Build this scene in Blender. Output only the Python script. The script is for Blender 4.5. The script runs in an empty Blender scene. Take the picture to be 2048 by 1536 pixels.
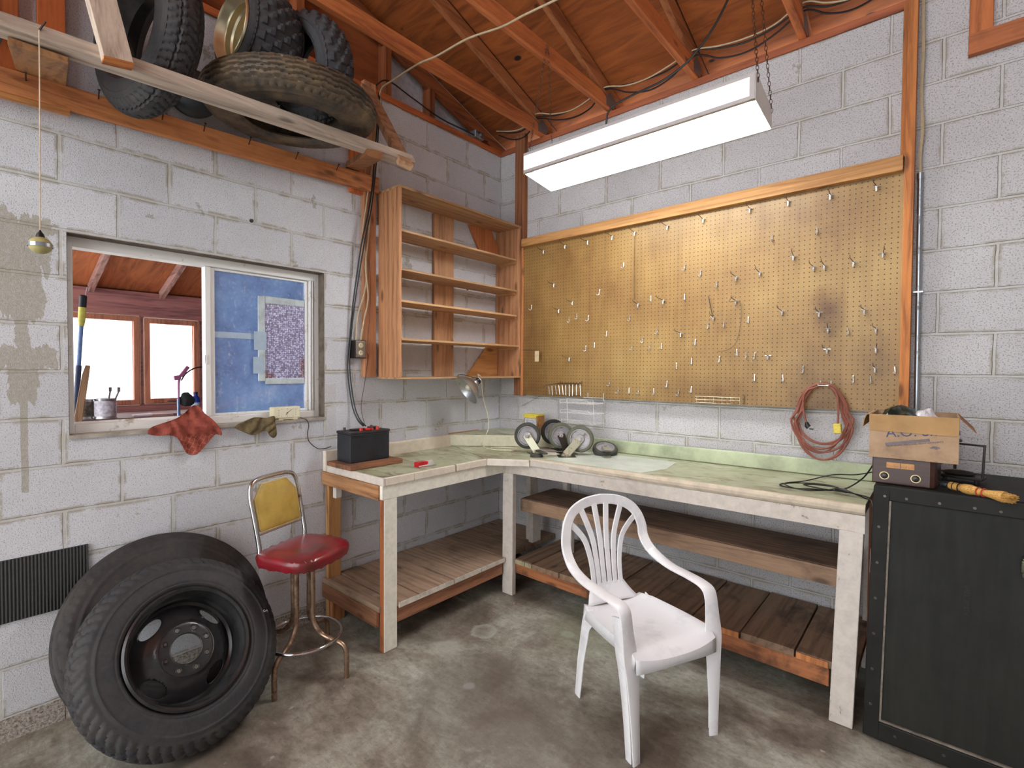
import bpy, bmesh, math, random
from mathutils import Vector, Matrix, noise
from mathutils.geometry import delaunay_2d_cdt
random.seed(7)
S = bpy.context.scene
COL = S.collection
pi = math.pi

# ---------------------------------------------------------------- camera
cam_d = bpy.data.cameras.new('camera')
cam = bpy.data.objects.new('camera', cam_d)
COL.objects.link(cam)
S.camera = cam
FPX = 1001.56
cam_d.sensor_fit = 'HORIZONTAL'
cam_d.sensor_width = 36.0
cam_d.lens = FPX / 2048 * 36.0
cam_d.shift_x = 13.08 / 2048
cam_d.shift_y = -4.81 / 2048
cam_d.clip_start = 0.02
fw = Vector((-0.65568621, 0.75466317, -0.0236452)).normalized()
rt = fw.cross(Vector((0, 0, 1))).normalized()
up = rt.cross(fw)
ro = 0.0057
r2 = rt * math.cos(ro) + up * math.sin(ro)
u2 = -rt * math.sin(ro) + up * math.cos(ro)
cam.matrix_world = Matrix(((r2.x, u2.x, -fw.x, 2.8626), (r2.y, u2.y, -fw.y, -3.2218), (r2.z, u2.z, -fw.z, 1.5397), (0, 0, 0, 1)))

# ---------------------------------------------------------------- light and exposure
S.view_settings.view_transform = 'Standard'
S.view_settings.look = 'None'
S.view_settings.exposure = 0.78
S.view_settings.gamma = 1.0
S.view_settings.use_curve_mapping = False
W = bpy.data.worlds.new('sky'); S.world = W; W.use_nodes = True
wn = W.node_tree.nodes; wl = W.node_tree.links
bg = wn['Background']
grad = wn.new('ShaderNodeTexGradient'); tc = wn.new('ShaderNodeTexCoord'); mp = wn.new('ShaderNodeMapping')
mp.inputs['Rotation'].default_value = (0, pi / 2, 0)
wl.new(tc.outputs['Generated'], mp.inputs[0]); wl.new(mp.outputs[0], grad.inputs[0])
cr = wn.new('ShaderNodeValToRGB'); wl.new(grad.outputs[0], cr.inputs[0])
cr.color_ramp.elements[0].color = (0.93, 0.965, 1.0, 1); cr.color_ramp.elements[1].color = (0.98, 0.985, 0.98, 1)
wl.new(cr.outputs[0], bg.inputs[0]); bg.inputs[1].default_value = 2.7
sun_d = bpy.data.lights.new('sun', 'SUN'); sun_d.energy = 0.9; sun_d.angle = 0.35; sun_d.color = (1.0, 0.95, 0.88)
sun = bpy.data.objects.new('sun', sun_d); COL.objects.link(sun)
sun.rotation_euler = (Vector((-0.75, 0.62, -0.42))).to_track_quat('-Z', 'Y').to_euler()
LAMP = 38.0   # fluorescent tube strength

# ---------------------------------------------------------------- materials
MATS = {}
def srgb(c):
    return tuple(((v / 255) / 12.92 if v / 255 <= 0.04045 else ((v / 255 + 0.055) / 1.055) ** 2.4) for v in c) + (1,)
class NT:
    def __init__(s, name):
        s.m = bpy.data.materials.new(name); s.m.use_nodes = True
        s.t = s.m.node_tree; s.n = s.t.nodes; s.l = s.t.links
        s.b = s.n['Principled BSDF']
    def new(s, ty, **k):
        o = s.n.new('ShaderNode' + ty)
        for a, b in k.items():
            if a.startswith('i_'):
                key = a[2:].replace('_', ' ')
                o.inputs[key].default_value = b
            else: setattr(o, a, b)
        return o
    def link(s, a, b): s.l.new(a, b)
    def coord(s, scale=(1, 1, 1), kind='Object', rot=(0, 0, 0), loc=(0, 0, 0)):
        c = s.new('TexCoord'); m = s.new('Mapping')
        m.inputs['Scale'].default_value = scale; m.inputs['Rotation'].default_value = rot; m.inputs['Location'].default_value = loc
        s.link(c.outputs[kind], m.inputs[0]); return m.outputs[0]
    def noise(s, vec, scale, detail=4, rough=0.6, dist=0.0):
        n = s.new('TexNoise'); n.inputs['Scale'].default_value = scale; n.inputs['Detail'].default_value = detail
        n.inputs['Roughness'].default_value = rough; n.inputs['Distortion'].default_value = dist
        s.link(vec, n.inputs['Vector']); return n.outputs[0]
    def ramp(s, fac, stops, interp='LINEAR'):
        r = s.new('ValToRGB'); e = r.color_ramp.elements; r.color_ramp.interpolation = interp
        while len(e) < len(stops): e.new(0.5)
        for el, (p, c) in zip(e, stops):
            el.position = p; el.color = c if len(c) == 4 else tuple(c) + (1,)
        s.link(fac, r.inputs[0]); return r.outputs[0]
    def mix(s, fac, a, b, mode='MIX'):
        m = s.new('Mix', data_type='RGBA', blend_type=mode)
        if isinstance(fac, (int, float)): m.inputs[0].default_value = fac
        else: s.link(fac, m.inputs[0])
        for i, v in ((6, a), (7, b)):
            if isinstance(v, tuple): m.inputs[i].default_value = v
            else: s.link(v, m.inputs[i])
        return m.outputs[2]
    def math(s, op, a, b=None, c=None, clamp=False):
        m = s.new('Math', operation=op, use_clamp=clamp)
        for i, v in enumerate((a, b, c)):
            if v is None: continue
            if isinstance(v, (int, float)): m.inputs[i].default_value = v
            else: s.link(v, m.inputs[i])
        return m.outputs[0]
    def bump(s, h, strength=0.3, dist=0.01, normal=None):
        b = s.new('Bump'); b.inputs['Strength'].default_value = strength; b.inputs['Distance'].default_value = dist
        s.link(h, b.inputs['Height'])
        if normal is not None: s.link(normal, b.inputs['Normal'])
        s.link(b.outputs[0], s.b.inputs['Normal']); return b.outputs[0]
    def col(s, c):
        if isinstance(c, tuple): s.b.inputs['Base Color'].default_value = c
        else: s.link(c, s.b.inputs['Base Color'])
    def set(s, **k):
        for a, v in k.items(): s.b.inputs[a.replace('_', ' ')].default_value = v
BLK = (0, 0, 0, 1); WHT = (1, 1, 1, 1)

def plain(name, rgb, rough=0.5, metal=0.0, var=0.12, scale=30, bump=0.0, spec=0.5):
    if name in MATS: return MATS[name]
    t = NT(name); v = t.coord(); c = srgb(rgb)
    n = t.noise(v, scale, 5, 0.65)
    d = tuple(x * (1 - var * 2.2) for x in c[:3]) + (1,)
    l = tuple(min(1, x * (1 + var)) for x in c[:3]) + (1,)
    t.col(t.ramp(n, [(0.3, d), (0.55, c), (0.75, l)]))
    t.set(Roughness=rough, Metallic=metal); t.b.inputs['Specular IOR Level'].default_value = spec
    if bump: t.bump(n, bump, 0.004)
    MATS[name] = t.m; return t.m

def wood(rgb, dark, axis='Y', paint=None, wear=0.0, rough=0.7, knots=True, stain=0.0):
    """raw lumber with grain along one axis; paint = optional paint colour with worn patches"""
    key = 'wood_%s_%s_%s_%s_%s_%s' % (rgb, dark, axis, paint, wear, stain)
    if key in MATS: return MATS[key]
    t = NT('wood'); sc = {'X': (0.8, 11, 11), 'Y': (11, 0.8, 11), 'Z': (11, 11, 0.8)}[axis]
    oi = t.new('ObjectInfo'); ge = t.new('NewGeometry')
    c = t.new('TexCoord'); off = t.new('VectorMath', operation='ADD')
    cmb = t.new('CombineXYZ'); k = t.math('MULTIPLY_ADD', oi.outputs['Random'], 7.0, t.math('MULTIPLY', ge.outputs['Random Per Island'], 5.0))
    for i in range(3): t.link(k, cmb.inputs[i])
    t.link(c.outputs['Object'], off.inputs[0]); t.link(cmb.outputs[0], off.inputs[1])
    m = t.new('Mapping'); m.inputs['Scale'].default_value = sc; t.link(off.outputs[0], m.inputs[0])
    g = t.noise(m.outputs[0], 1.7, 8, 0.68, 1.6)
    w = t.new('TexWave', wave_type='BANDS', bands_direction={'X': 'Y', 'Y': 'X', 'Z': 'X'}[axis]); w.inputs['Scale'].default_value = 0.55
    w.inputs['Distortion'].default_value = 14; w.inputs['Detail'].default_value = 4; w.inputs['Detail Scale'].default_value = 0.7
    t.link(m.outputs[0], w.inputs[0])
    gg = t.math('ADD', t.math('MULTIPLY', g, 0.86), t.math('MULTIPLY', w.outputs[1], 0.14))
    A = srgb(rgb); D = srgb(dark)
    L = tuple(min(1, x * 1.18) for x in A[:3]) + (1,)
    base = t.ramp(gg, [(0.3, D), (0.52, A), (0.72, L)])
    tint = t.ramp(t.math('FRACT', t.math('ADD', oi.outputs['Random'], ge.outputs['Random Per Island'])), [(0, (0.86, 0.85, 0.84, 1)), (1, (1.08, 1.07, 1.05, 1))])
    base = t.mix(1.0, base, tint, 'MULTIPLY')
    if True:
        fg = t.noise(m.outputs[0], 9, 3, 0.6); base = t.mix(0.38, base, t.ramp(fg, [(0.36, (0.72, 0.7, 0.68, 1)), (0.52, (1, 1, 1, 1)), (0.7, (1.08, 1.08, 1.08, 1))]), 'MULTIPLY')
    if knots:
        vo = t.new('TexVoronoi'); vo.inputs['Scale'].default_value = 1.0
        sk = {'X': (3.2, 9, 9), 'Y': (9, 3.2, 9), 'Z': (9, 9, 3.2)}[axis]
        m2 = t.new('Mapping'); m2.inputs['Scale'].default_value = sk; t.link(off.outputs[0], m2.inputs[0]); t.link(m2.outputs[0], vo.inputs['Vector'])
        kn = t.ramp(vo.outputs['Distance'], [(0.07, WHT), (0.17, BLK)])
        base = t.mix(t.math('MULTIPLY', kn, 0.75), base, tuple(x * 0.35 for x in D[:3]) + (1,))
    if stain:
        o = t.noise(c.outputs['Object'], 5.0, 5, 0.6, 0.5)
        base = t.mix(t.math('MULTIPLY', t.ramp(o, [(0.5, BLK), (0.68, WHT)]), stain), base, srgb((45, 38, 32)))
    if paint:
        P = srgb(paint)
        n1 = t.noise(c.outputs['Object'], 22, 6, 0.7); n2 = t.noise(m.outputs[0], 3, 4, 0.6)
        pv = t.ramp(n1, [(0.3, tuple(x * 0.82 for x in P[:3]) + (1,)), (0.6, P)])
        mask = t.ramp(t.math('ADD', t.math('MULTIPLY', n1, 0.5), t.math('MULTIPLY', n2, 0.5)), [(0.27 + wear * 0.22, WHT), (0.30 + wear * 0.22, BLK)])
        sm = t.ramp(t.noise(c.outputs['Object'], 6, 8, 0.8), [(0.45, BLK), (0.75, WHT)])
        pv = t.mix(t.math('MULTIPLY', sm, 0.45 * min(1, wear * 3)), pv, tuple(x * 0.62 for x in P[:3]) + (1,))
        base = t.mix(mask, pv, t.mix(0.5, base, srgb((96, 82, 68))))
        rough = 0.5
    t.col(base); t.set(Roughness=rough); t.bump(gg, 0.12, 0.002)
    MATS[key] = t.m; return t.m

def block_wall(name, horiz, parity, base, stains=False, coarse=1.0, line=(172, 167, 156), lineamt=0.62):
    t = NT(name)
    c = t.new('TexCoord'); sx = t.new('SeparateXYZ'); t.link(c.outputs['Object'], sx.inputs[0])
    wob = t.noise(c.outputs['Object'], 5.5, 4, 0.6)
    u = t.math('ADD', sx.outputs[horiz], 40 * 0.4064 + parity * 0.2032)
    u = t.math('MULTIPLY_ADD', t.math('SUBTRACT', wob, 0.5), 0.014, u)
    v = t.math('ADD', sx.outputs['Z'], 40 * 0.2032 - 3.351)
    wob2 = t.noise(c.outputs['Object'], 3.1, 3, 0.6)
    v = t.math('MULTIPLY_ADD', t.math('SUBTRACT', wob2, 0.5), 0.014, v)
    cb = t.new('CombineXYZ'); t.link(u, cb.inputs[0]); t.link(v, cb.inputs[1])
    br = t.new('TexBrick', offset=0.5, offset_frequency=2, squash=1.0)
    t.link(cb.outputs[0], br.inputs['Vector'])
    br.inputs['Scale'].default_value = 1; br.inputs['Brick Width'].default_value = 0.4064; br.inputs['Row Height'].default_value = 0.2032
    br.inputs['Mortar Size'].default_value = 0.0075; br.inputs['Mortar Smooth'].default_value = 0.4; br.inputs['Bias'].default_value = 0
    br.inputs['Color1'].default_value = BLK; br.inputs['Color2'].default_value = WHT
    bw = t.new('TexBrick', offset=0.5, offset_frequency=2)
    t.link(cb.outputs[0], bw.inputs['Vector'])
    bw.inputs['Scale'].default_value = 1; bw.inputs['Brick Width'].default_value = 0.4064; bw.inputs['Row Height'].default_value = 0.2032
    bw.inputs['Mortar Size'].default_value = 0.021; bw.inputs['Mortar Smooth'].default_value = 0.6
    B = srgb(base); G = srgb((168, 162, 148)); K = srgb((88, 84, 78))
    n = t.noise(c.outputs['Object'], 2.3, 8, 0.75); f = t.noise(c.outputs['Object'], 70, 5, 0.8)
    f2 = t.noise(c.outputs['Object'], 210 / coarse, 3, 0.6)
    col = t.ramp(n, [(0.25, tuple(x * 0.86 for x in B[:3]) + (1,)), (0.6, B)])
    per = t.ramp(br.outputs[0], [(0, (0.92, 0.92, 0.93, 1)), (1, (1.04, 1.04, 1.04, 1))])
    col = t.mix(1.0, col, per, 'MULTIPLY')
    pits = t.ramp(f2, [(0.31 + 0.055 * coarse, WHT), (0.38 + 0.055 * coarse, BLK)])
    col = t.mix(t.math('MULTIPLY', pits, 0.55), col, K)
    # grout smears near the joints and the joints themselves
    edge = t.math('MULTIPLY', bw.outputs[1], t.ramp(t.noise(c.outputs['Object'], 7, 6, 0.72), [(0.47, BLK), (0.55, WHT)]))
    col = t.mix(t.math('MULTIPLY', edge, 0.85), col, G)
    col = t.mix(t.math('MULTIPLY', br.outputs[1], 0.7), col, srgb((208, 207, 202)))
    ln = t.math('MULTIPLY', t.math('SUBTRACT', 1.0, t.math('ABSOLUTE', t.math('MULTIPLY_ADD', br.outputs[1], 2.0, -1.0))), lineamt)
    col = t.mix(ln, col, srgb(line))
    # worn unpainted patches
    pt = t.ramp(t.noise(c.outputs['Object'], 3.7, 7, 0.62, 0.3), [(0.665, BLK), (0.675, WHT)])
    col = t.mix(t.math('MULTIPLY', pt, 0.6), col, srgb((148, 143, 126)))
    if stains:
        # bare grey-beige patch that runs down beside the window
        dn = t.noise(c.outputs['Object'], 8, 6, 0.7); dz = t.new('Mapping'); dz.inputs['Scale'].default_value = (1, 26, 2.4)
        t.link(c.outputs['Object'], dz.inputs[0]); dr = t.noise(dz.outputs[0], 1.0, 3, 0.6)
        tot = None
        for (y0, y1, z0, z1, s) in ((-3.05, -2.875, 1.95, 2.17, .05), (-3.06, -2.90, 1.74, 1.99, .06), (-2.985, -2.945, 1.55, 1.95, .05), (-3.09, -2.86, 1.535, 1.625, .03), (-3.01, -2.925, 1.40, 1.58, .05), (-2.978, -2.955, 1.02, 1.45, .006), (-1.62, -1.55, 0.9, 1.45, .02)):
            yy = t.math('MULTIPLY_ADD', t.math('SUBTRACT', dn, 0.5), s * 1.6, sx.outputs['Y'])
            zz = t.math('MULTIPLY_ADD', t.math('SUBTRACT', dr, 0.5), -s * 5, sx.outputs['Z'])
            a = t.math('MULTIPLY', t.math('GREATER_THAN', yy, y0), t.math('LESS_THAN', yy, y1))
            b = t.math('MULTIPLY', t.math('GREATER_THAN', zz, z0), t.math('LESS_THAN', zz, z1))
            q = t.math('MULTIPLY', a, b)
            if y0 == -1.62: q = t.math('MULTIPLY', q, 0.25)
            tot = q if tot is None else t.math('MAXIMUM', tot, q)
        col = t.mix(t.math('MULTIPLY', tot, t.ramp(f, [(0.3, (0.45,) * 3 + (1,)), (0.6, (0.85,) * 3 + (1,))])), col, srgb((164, 158, 140)))
    # bare, dusty concrete footing under the blocks
    foot = t.math('LESS_THAN', sx.outputs['Z'], 0.098)
    fc = t.ramp(t.noise(c.outputs['Object'], 90, 4, 0.8), [(0.35, srgb((96, 88, 82))), (0.5, srgb((168, 158, 148))), (0.65, srgb((205, 200, 194)))])
    col = t.mix(foot, col, fc)
    t.col(col); t.set(Roughness=0.88); t.b.inputs['Specular IOR Level'].default_value = 0.2
    h = t.math('MULTIPLY_ADD', f2, 0.55 * coarse, t.math('MULTIPLY', f, 0.35))
    h = t.math('MULTIPLY_ADD', br.outputs[1], -1.1, h)
    t.bump(h, 0.4 + 0.35 * coarse, 0.006)
    return t.m

def floor_mat():
    t = NT('concrete_floor'); c = t.new('TexCoord').outputs['Object']
    a = t.noise(c, 1.5, 8, 0.62, 0.6); b = t.noise(c, 7, 8, 0.72, 0.3); g = t.noise(c, 120, 4, 0.7)
    col = t.ramp(a, [(0.34, srgb((96, 86, 76))), (0.44, srgb((136, 127, 114))), (0.53, srgb((166, 163, 150))), (0.66, srgb((190, 190, 178)))])
    d = t.ramp(b, [(0.33, (0.62, 0.6, 0.57, 1)), (0.55, (1, 1, 1, 1)), (0.75, (1.12, 1.12, 1.1, 1))])
    m9 = t.new('Mapping'); m9.inputs['Scale'].default_value = (5, 16, 1); m9.inputs['Rotation'].default_value = (0, 0, 0.7); t.link(c, m9.inputs[0])
    sc_ = t.ramp(t.noise(m9.outputs[0], 2, 7, 0.75, 0.8), [(0.38, (0.72, 0.7, 0.68, 1)), (0.56, (1.02, 1.02, 1.02, 1)), (0.7, (1.15, 1.15, 1.14, 1))])
    col = t.mix(0.75, col, sc_, 'MULTIPLY')
    col = t.mix(0.8, col, d, 'MULTIPLY')
    fx_ = t.ramp(t.noise(c, 34, 8, 0.8, 0.4), [(0.36, (0.66, 0.64, 0.62, 1)), (0.5, (1, 1, 1, 1)), (0.66, (1.14, 1.14, 1.12, 1))]); col = t.mix(0.85, col, fx_, 'MULTIPLY')
    sp = t.ramp(t.noise(c, 16, 3, 0.5, 0.2), [(0.70, BLK), (0.73, WHT)])
    col = t.mix(t.math('MULTIPLY', sp, 0.5), col, srgb((196, 196, 188)))
    sx = t.new('SeparateXYZ'); t.link(c, sx.inputs[0])
    nn = t.noise(c, 18, 5, 0.7)
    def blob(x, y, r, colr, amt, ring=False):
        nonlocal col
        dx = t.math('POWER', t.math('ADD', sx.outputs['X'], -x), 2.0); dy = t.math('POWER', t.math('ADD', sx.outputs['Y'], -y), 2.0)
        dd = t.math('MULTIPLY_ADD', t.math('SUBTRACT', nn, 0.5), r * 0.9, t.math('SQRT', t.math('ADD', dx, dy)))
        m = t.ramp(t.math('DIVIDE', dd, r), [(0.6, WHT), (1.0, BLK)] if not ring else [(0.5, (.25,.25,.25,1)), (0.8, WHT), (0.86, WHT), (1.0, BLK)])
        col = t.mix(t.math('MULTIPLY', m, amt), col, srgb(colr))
    blob(0.86, -1.10, 0.085, (176, 178, 166), 0.6, True)
    blob(0.83, -1.36, 0.10, (186, 186, 176), 0.5)
    blob(1.16, -1.52, 0.035, (200, 198, 200), 0.8)
    blob(1.25, -0.80, 0.05, (190, 192, 178), 0.5)
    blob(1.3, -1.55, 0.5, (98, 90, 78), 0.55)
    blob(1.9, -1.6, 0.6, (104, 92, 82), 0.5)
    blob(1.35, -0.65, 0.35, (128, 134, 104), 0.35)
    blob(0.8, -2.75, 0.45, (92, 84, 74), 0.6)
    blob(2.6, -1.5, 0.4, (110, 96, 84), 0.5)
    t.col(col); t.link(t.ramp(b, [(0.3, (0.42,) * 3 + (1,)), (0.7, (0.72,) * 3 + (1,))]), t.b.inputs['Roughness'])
    t.bump(t.math('MULTIPLY_ADD', g, 0.4, b), 0.25, 0.004)
    return t.m

def plywood(name, rgb, dark, grain=(9, 1.1, 1.1), knots=True):
    t = NT(name); c = t.new('TexCoord').outputs['Object']
    m = t.new('Mapping'); m.inputs['Scale'].default_value = grain; t.link(c, m.inputs[0])
    g = t.noise(m.outputs[0], 1.6, 7, 0.6, 1.6); b = t.noise(c, 1.1, 4, 0.6)
    col = t.ramp(g, [(0.25, srgb(dark)), (0.6, srgb(rgb)), (0.8, tuple(x * 1.15 for x in srgb(rgb)[:3]) + (1,))])
    col = t.mix(0.7, col, t.ramp(b, [(0.3, (0.7, 0.68, 0.66, 1)), (0.7, (1.1, 1.1, 1.1, 1))]), 'MULTIPLY')
    if knots:
        v = t.new('TexVoronoi'); v.inputs['Scale'].default_value = 3.3
        m2 = t.new('Mapping'); m2.inputs['Scale'].default_value = (1.0, 1.5, 1.0); t.link(c, m2.inputs[0]); t.link(m2.outputs[0], v.inputs['Vector'])
        col = t.mix(t.ramp(v.outputs['Distance'], [(0.10, WHT), (0.13, BLK)]), col, srgb((28, 16, 10)))
        sx = t.new('SeparateXYZ'); t.link(c, sx.inputs[0])
        seam = t.math('LESS_THAN', t.math('ABSOLUTE', t.math('SUBTRACT', t.math('FRACT', t.math('DIVIDE', t.math('ADD', sx.outputs['X'], 0.16), 1.2192)), 0.5)), 0.0022)
        col = t.mix(seam, col, srgb((20, 12, 8)))
    t.col(col); t.set(Roughness=0.75); t.bump(g, 0.15, 0.004)
    return t.m

def pegboard_mat():
    t = NT('pegboard'); c = t.new('TexCoord').outputs['Object']
    sx = t.new('SeparateXYZ'); t.link(c, sx.inputs[0])
    fx = t.math('SUBTRACT', t.math('FRACT', t.math('DIVIDE', t.math('ADD', sx.outputs['X'], 10), 0.0254)), 0.5)
    fz = t.math('SUBTRACT', t.math('FRACT', t.math('DIVIDE', t.math('ADD', sx.outputs['Z'], 10), 0.0254)), 0.5)
    d = t.math('SQRT', t.math('ADD', t.math('POWER', fx, 2.0), t.math('POWER', fz, 2.0)))
    hole = t.math('LESS_THAN', d, 0.115)
    a = t.noise(c, 1.4, 5, 0.6); b = t.noise(c, 140, 3, 0.6)
    m = t.new('Mapping'); m.inputs['Scale'].default_value = (7, 7, 0.9); t.link(c, m.inputs[0])
    st = t.noise(m.outputs[0], 1.0, 5, 0.6, 0.8)
    col = t.ramp(a, [(0.3, srgb((122, 88, 50))), (0.5, srgb((150, 117, 68))), (0.7, srgb((168, 138, 84)))])
    col = t.mix(0.5, col, t.ramp(b, [(0.3, (0.8, 0.78, 0.75, 1)), (0.7, (1.12, 1.12, 1.1, 1))]), 'MULTIPLY')
    col = t.mix(0.6, col, t.ramp(st, [(0.33, (0.66, 0.6, 0.52, 1)), (0.55, (1, 1, 1, 1))]), 'MULTIPLY')
    # hand grease and rust marks
    nn = t.noise(c, 9, 5, 0.7)
    for (x, z, r, rz, amt) in ((-1.5 + 2.40, 0, .10, .17, .85), (-1.5 + 2.32, -0.35, .16, .30, .45), (-1.5 + 2.62, -0.30, .14, .22, .4), (-1.5 + 0.75, -0.52, .75, .14, .32), (-1.5 + 0.42, -0.15, .22, .7, .38), (-1.5 + 2.3, -0.56, .3, .14, .5), (-1.5+1.75,-0.45,.5,.12,.3)):
        dx = t.math('POWER', t.math('DIVIDE', t.math('ADD', sx.outputs['X'], -x), r), 2.0); dy = t.math('POWER', t.math('DIVIDE', t.math('ADD', sx.outputs['Z'], -z), rz), 2.0)
        dd = t.math('MULTIPLY_ADD', t.math('SUBTRACT', nn, 0.5), 1.1, t.math('SQRT', t.math('ADD', dx, dy)))
        mk = t.ramp(dd, [(0.1, WHT), (1.0, BLK)])
        col = t.mix(t.math('MULTIPLY', mk, amt), col, srgb((84, 52, 26)))
    col = t.mix(hole, col, srgb((38, 24, 12)))
    t.col(col); t.set(Roughness=0.42); t.b.inputs['Specular IOR Level'].default_value = 0.4
    t.bump(t.math('MULTIPLY_ADD', hole, -1.0, 1.0), 0.4, 0.003)
    return t.m

def rubber(name, rgb=(48, 48, 50), dust=(105, 92, 72), amt=0.35):
    if name in MATS: return MATS[name]
    t = NT(name); c = t.new('TexCoord').outputs['Object']
    n = t.noise(c, 7, 6, 0.7); f = t.noise(c, 60, 4, 0.7)
    base = t.ramp(f, [(0.3, tuple(x * 0.75 for x in srgb(rgb)[:3]) + (1,)), (0.7, tuple(x * 1.2 for x in srgb(rgb)[:3]) + (1,))])
    col = t.mix(t.math('MULTIPLY', t.ramp(n, [(0.4, BLK), (0.75, WHT)]), amt), base, srgb(dust))
    t.col(col); t.set(Roughness=0.62); t.b.inputs['Specular IOR Level'].default_value = 0.35
    t.bump(f, 0.15, 0.002)
    MATS[name] = t.m; return t.m

def benchtop_mat():
    t = NT('laminate_green'); c = t.new('TexCoord').outputs['Object']
    n = t.noise(c, 3.2, 7, 0.65, 0.5)
    m = t.new('Mapping'); m.inputs['Scale'].default_value = (2.2, 5, 1); t.link(c, m.inputs[0])
    k = t.noise(m.outputs[0], 2.0, 6, 0.65, 1.0)
    col = t.ramp(n, [(0.3, srgb((134, 132, 104))), (0.5, srgb((170, 174, 142))), (0.7, srgb((198, 202, 180)))])
    col = t.mix(t.math('MULTIPLY', t.ramp(k, [(0.52, BLK), (0.60, WHT)]), 0.7), col, srgb((112, 88, 56)))
    k2 = t.noise(c, 30, 5, 0.7)
    col = t.mix(t.math('MULTIPLY', t.ramp(k2, [(0.62, BLK), (0.7, WHT)]), 0.35), col, srgb((90, 84, 60)))
    t.col(col); t.set(Roughness=0.35); t.bump(k2, 0.08, 0.002)
    return t.m
def dirty_metal(name, rgb, rust=(112, 74, 44), amt=0.5, rough=0.3, metal=1.0, scale=14):
    if name in MATS: return MATS[name]
    t = NT(name); c = t.new('TexCoord').outputs['Object']; n = t.noise(c, scale, 6, 0.7)
    r = t.ramp(n, [(0.62 - 0.3 * amt, BLK), (0.72 - 0.2 * amt, WHT)])
    t.col(t.mix(r, srgb(rgb), srgb(rust)))
    t.link(t.math('MULTIPLY_ADD', r, -0.7 * metal, metal), t.b.inputs['Metallic'])
    t.link(t.math('MULTIPLY_ADD', r, 0.4, rough), t.b.inputs['Roughness'])
    MATS[name] = t.m; return t.m

OR = ((190, 122, 74), (128, 74, 42))      # orange fir framing
TN = ((190, 146, 104), (136, 96, 62))      # lighter brown lumber
GY = ((178, 164, 150), (120, 106, 92))    # weathered grey board
DK = ((134, 100, 76), (76, 54, 40))       # dark dusty plank
CREAM = (238, 226, 208)

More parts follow.
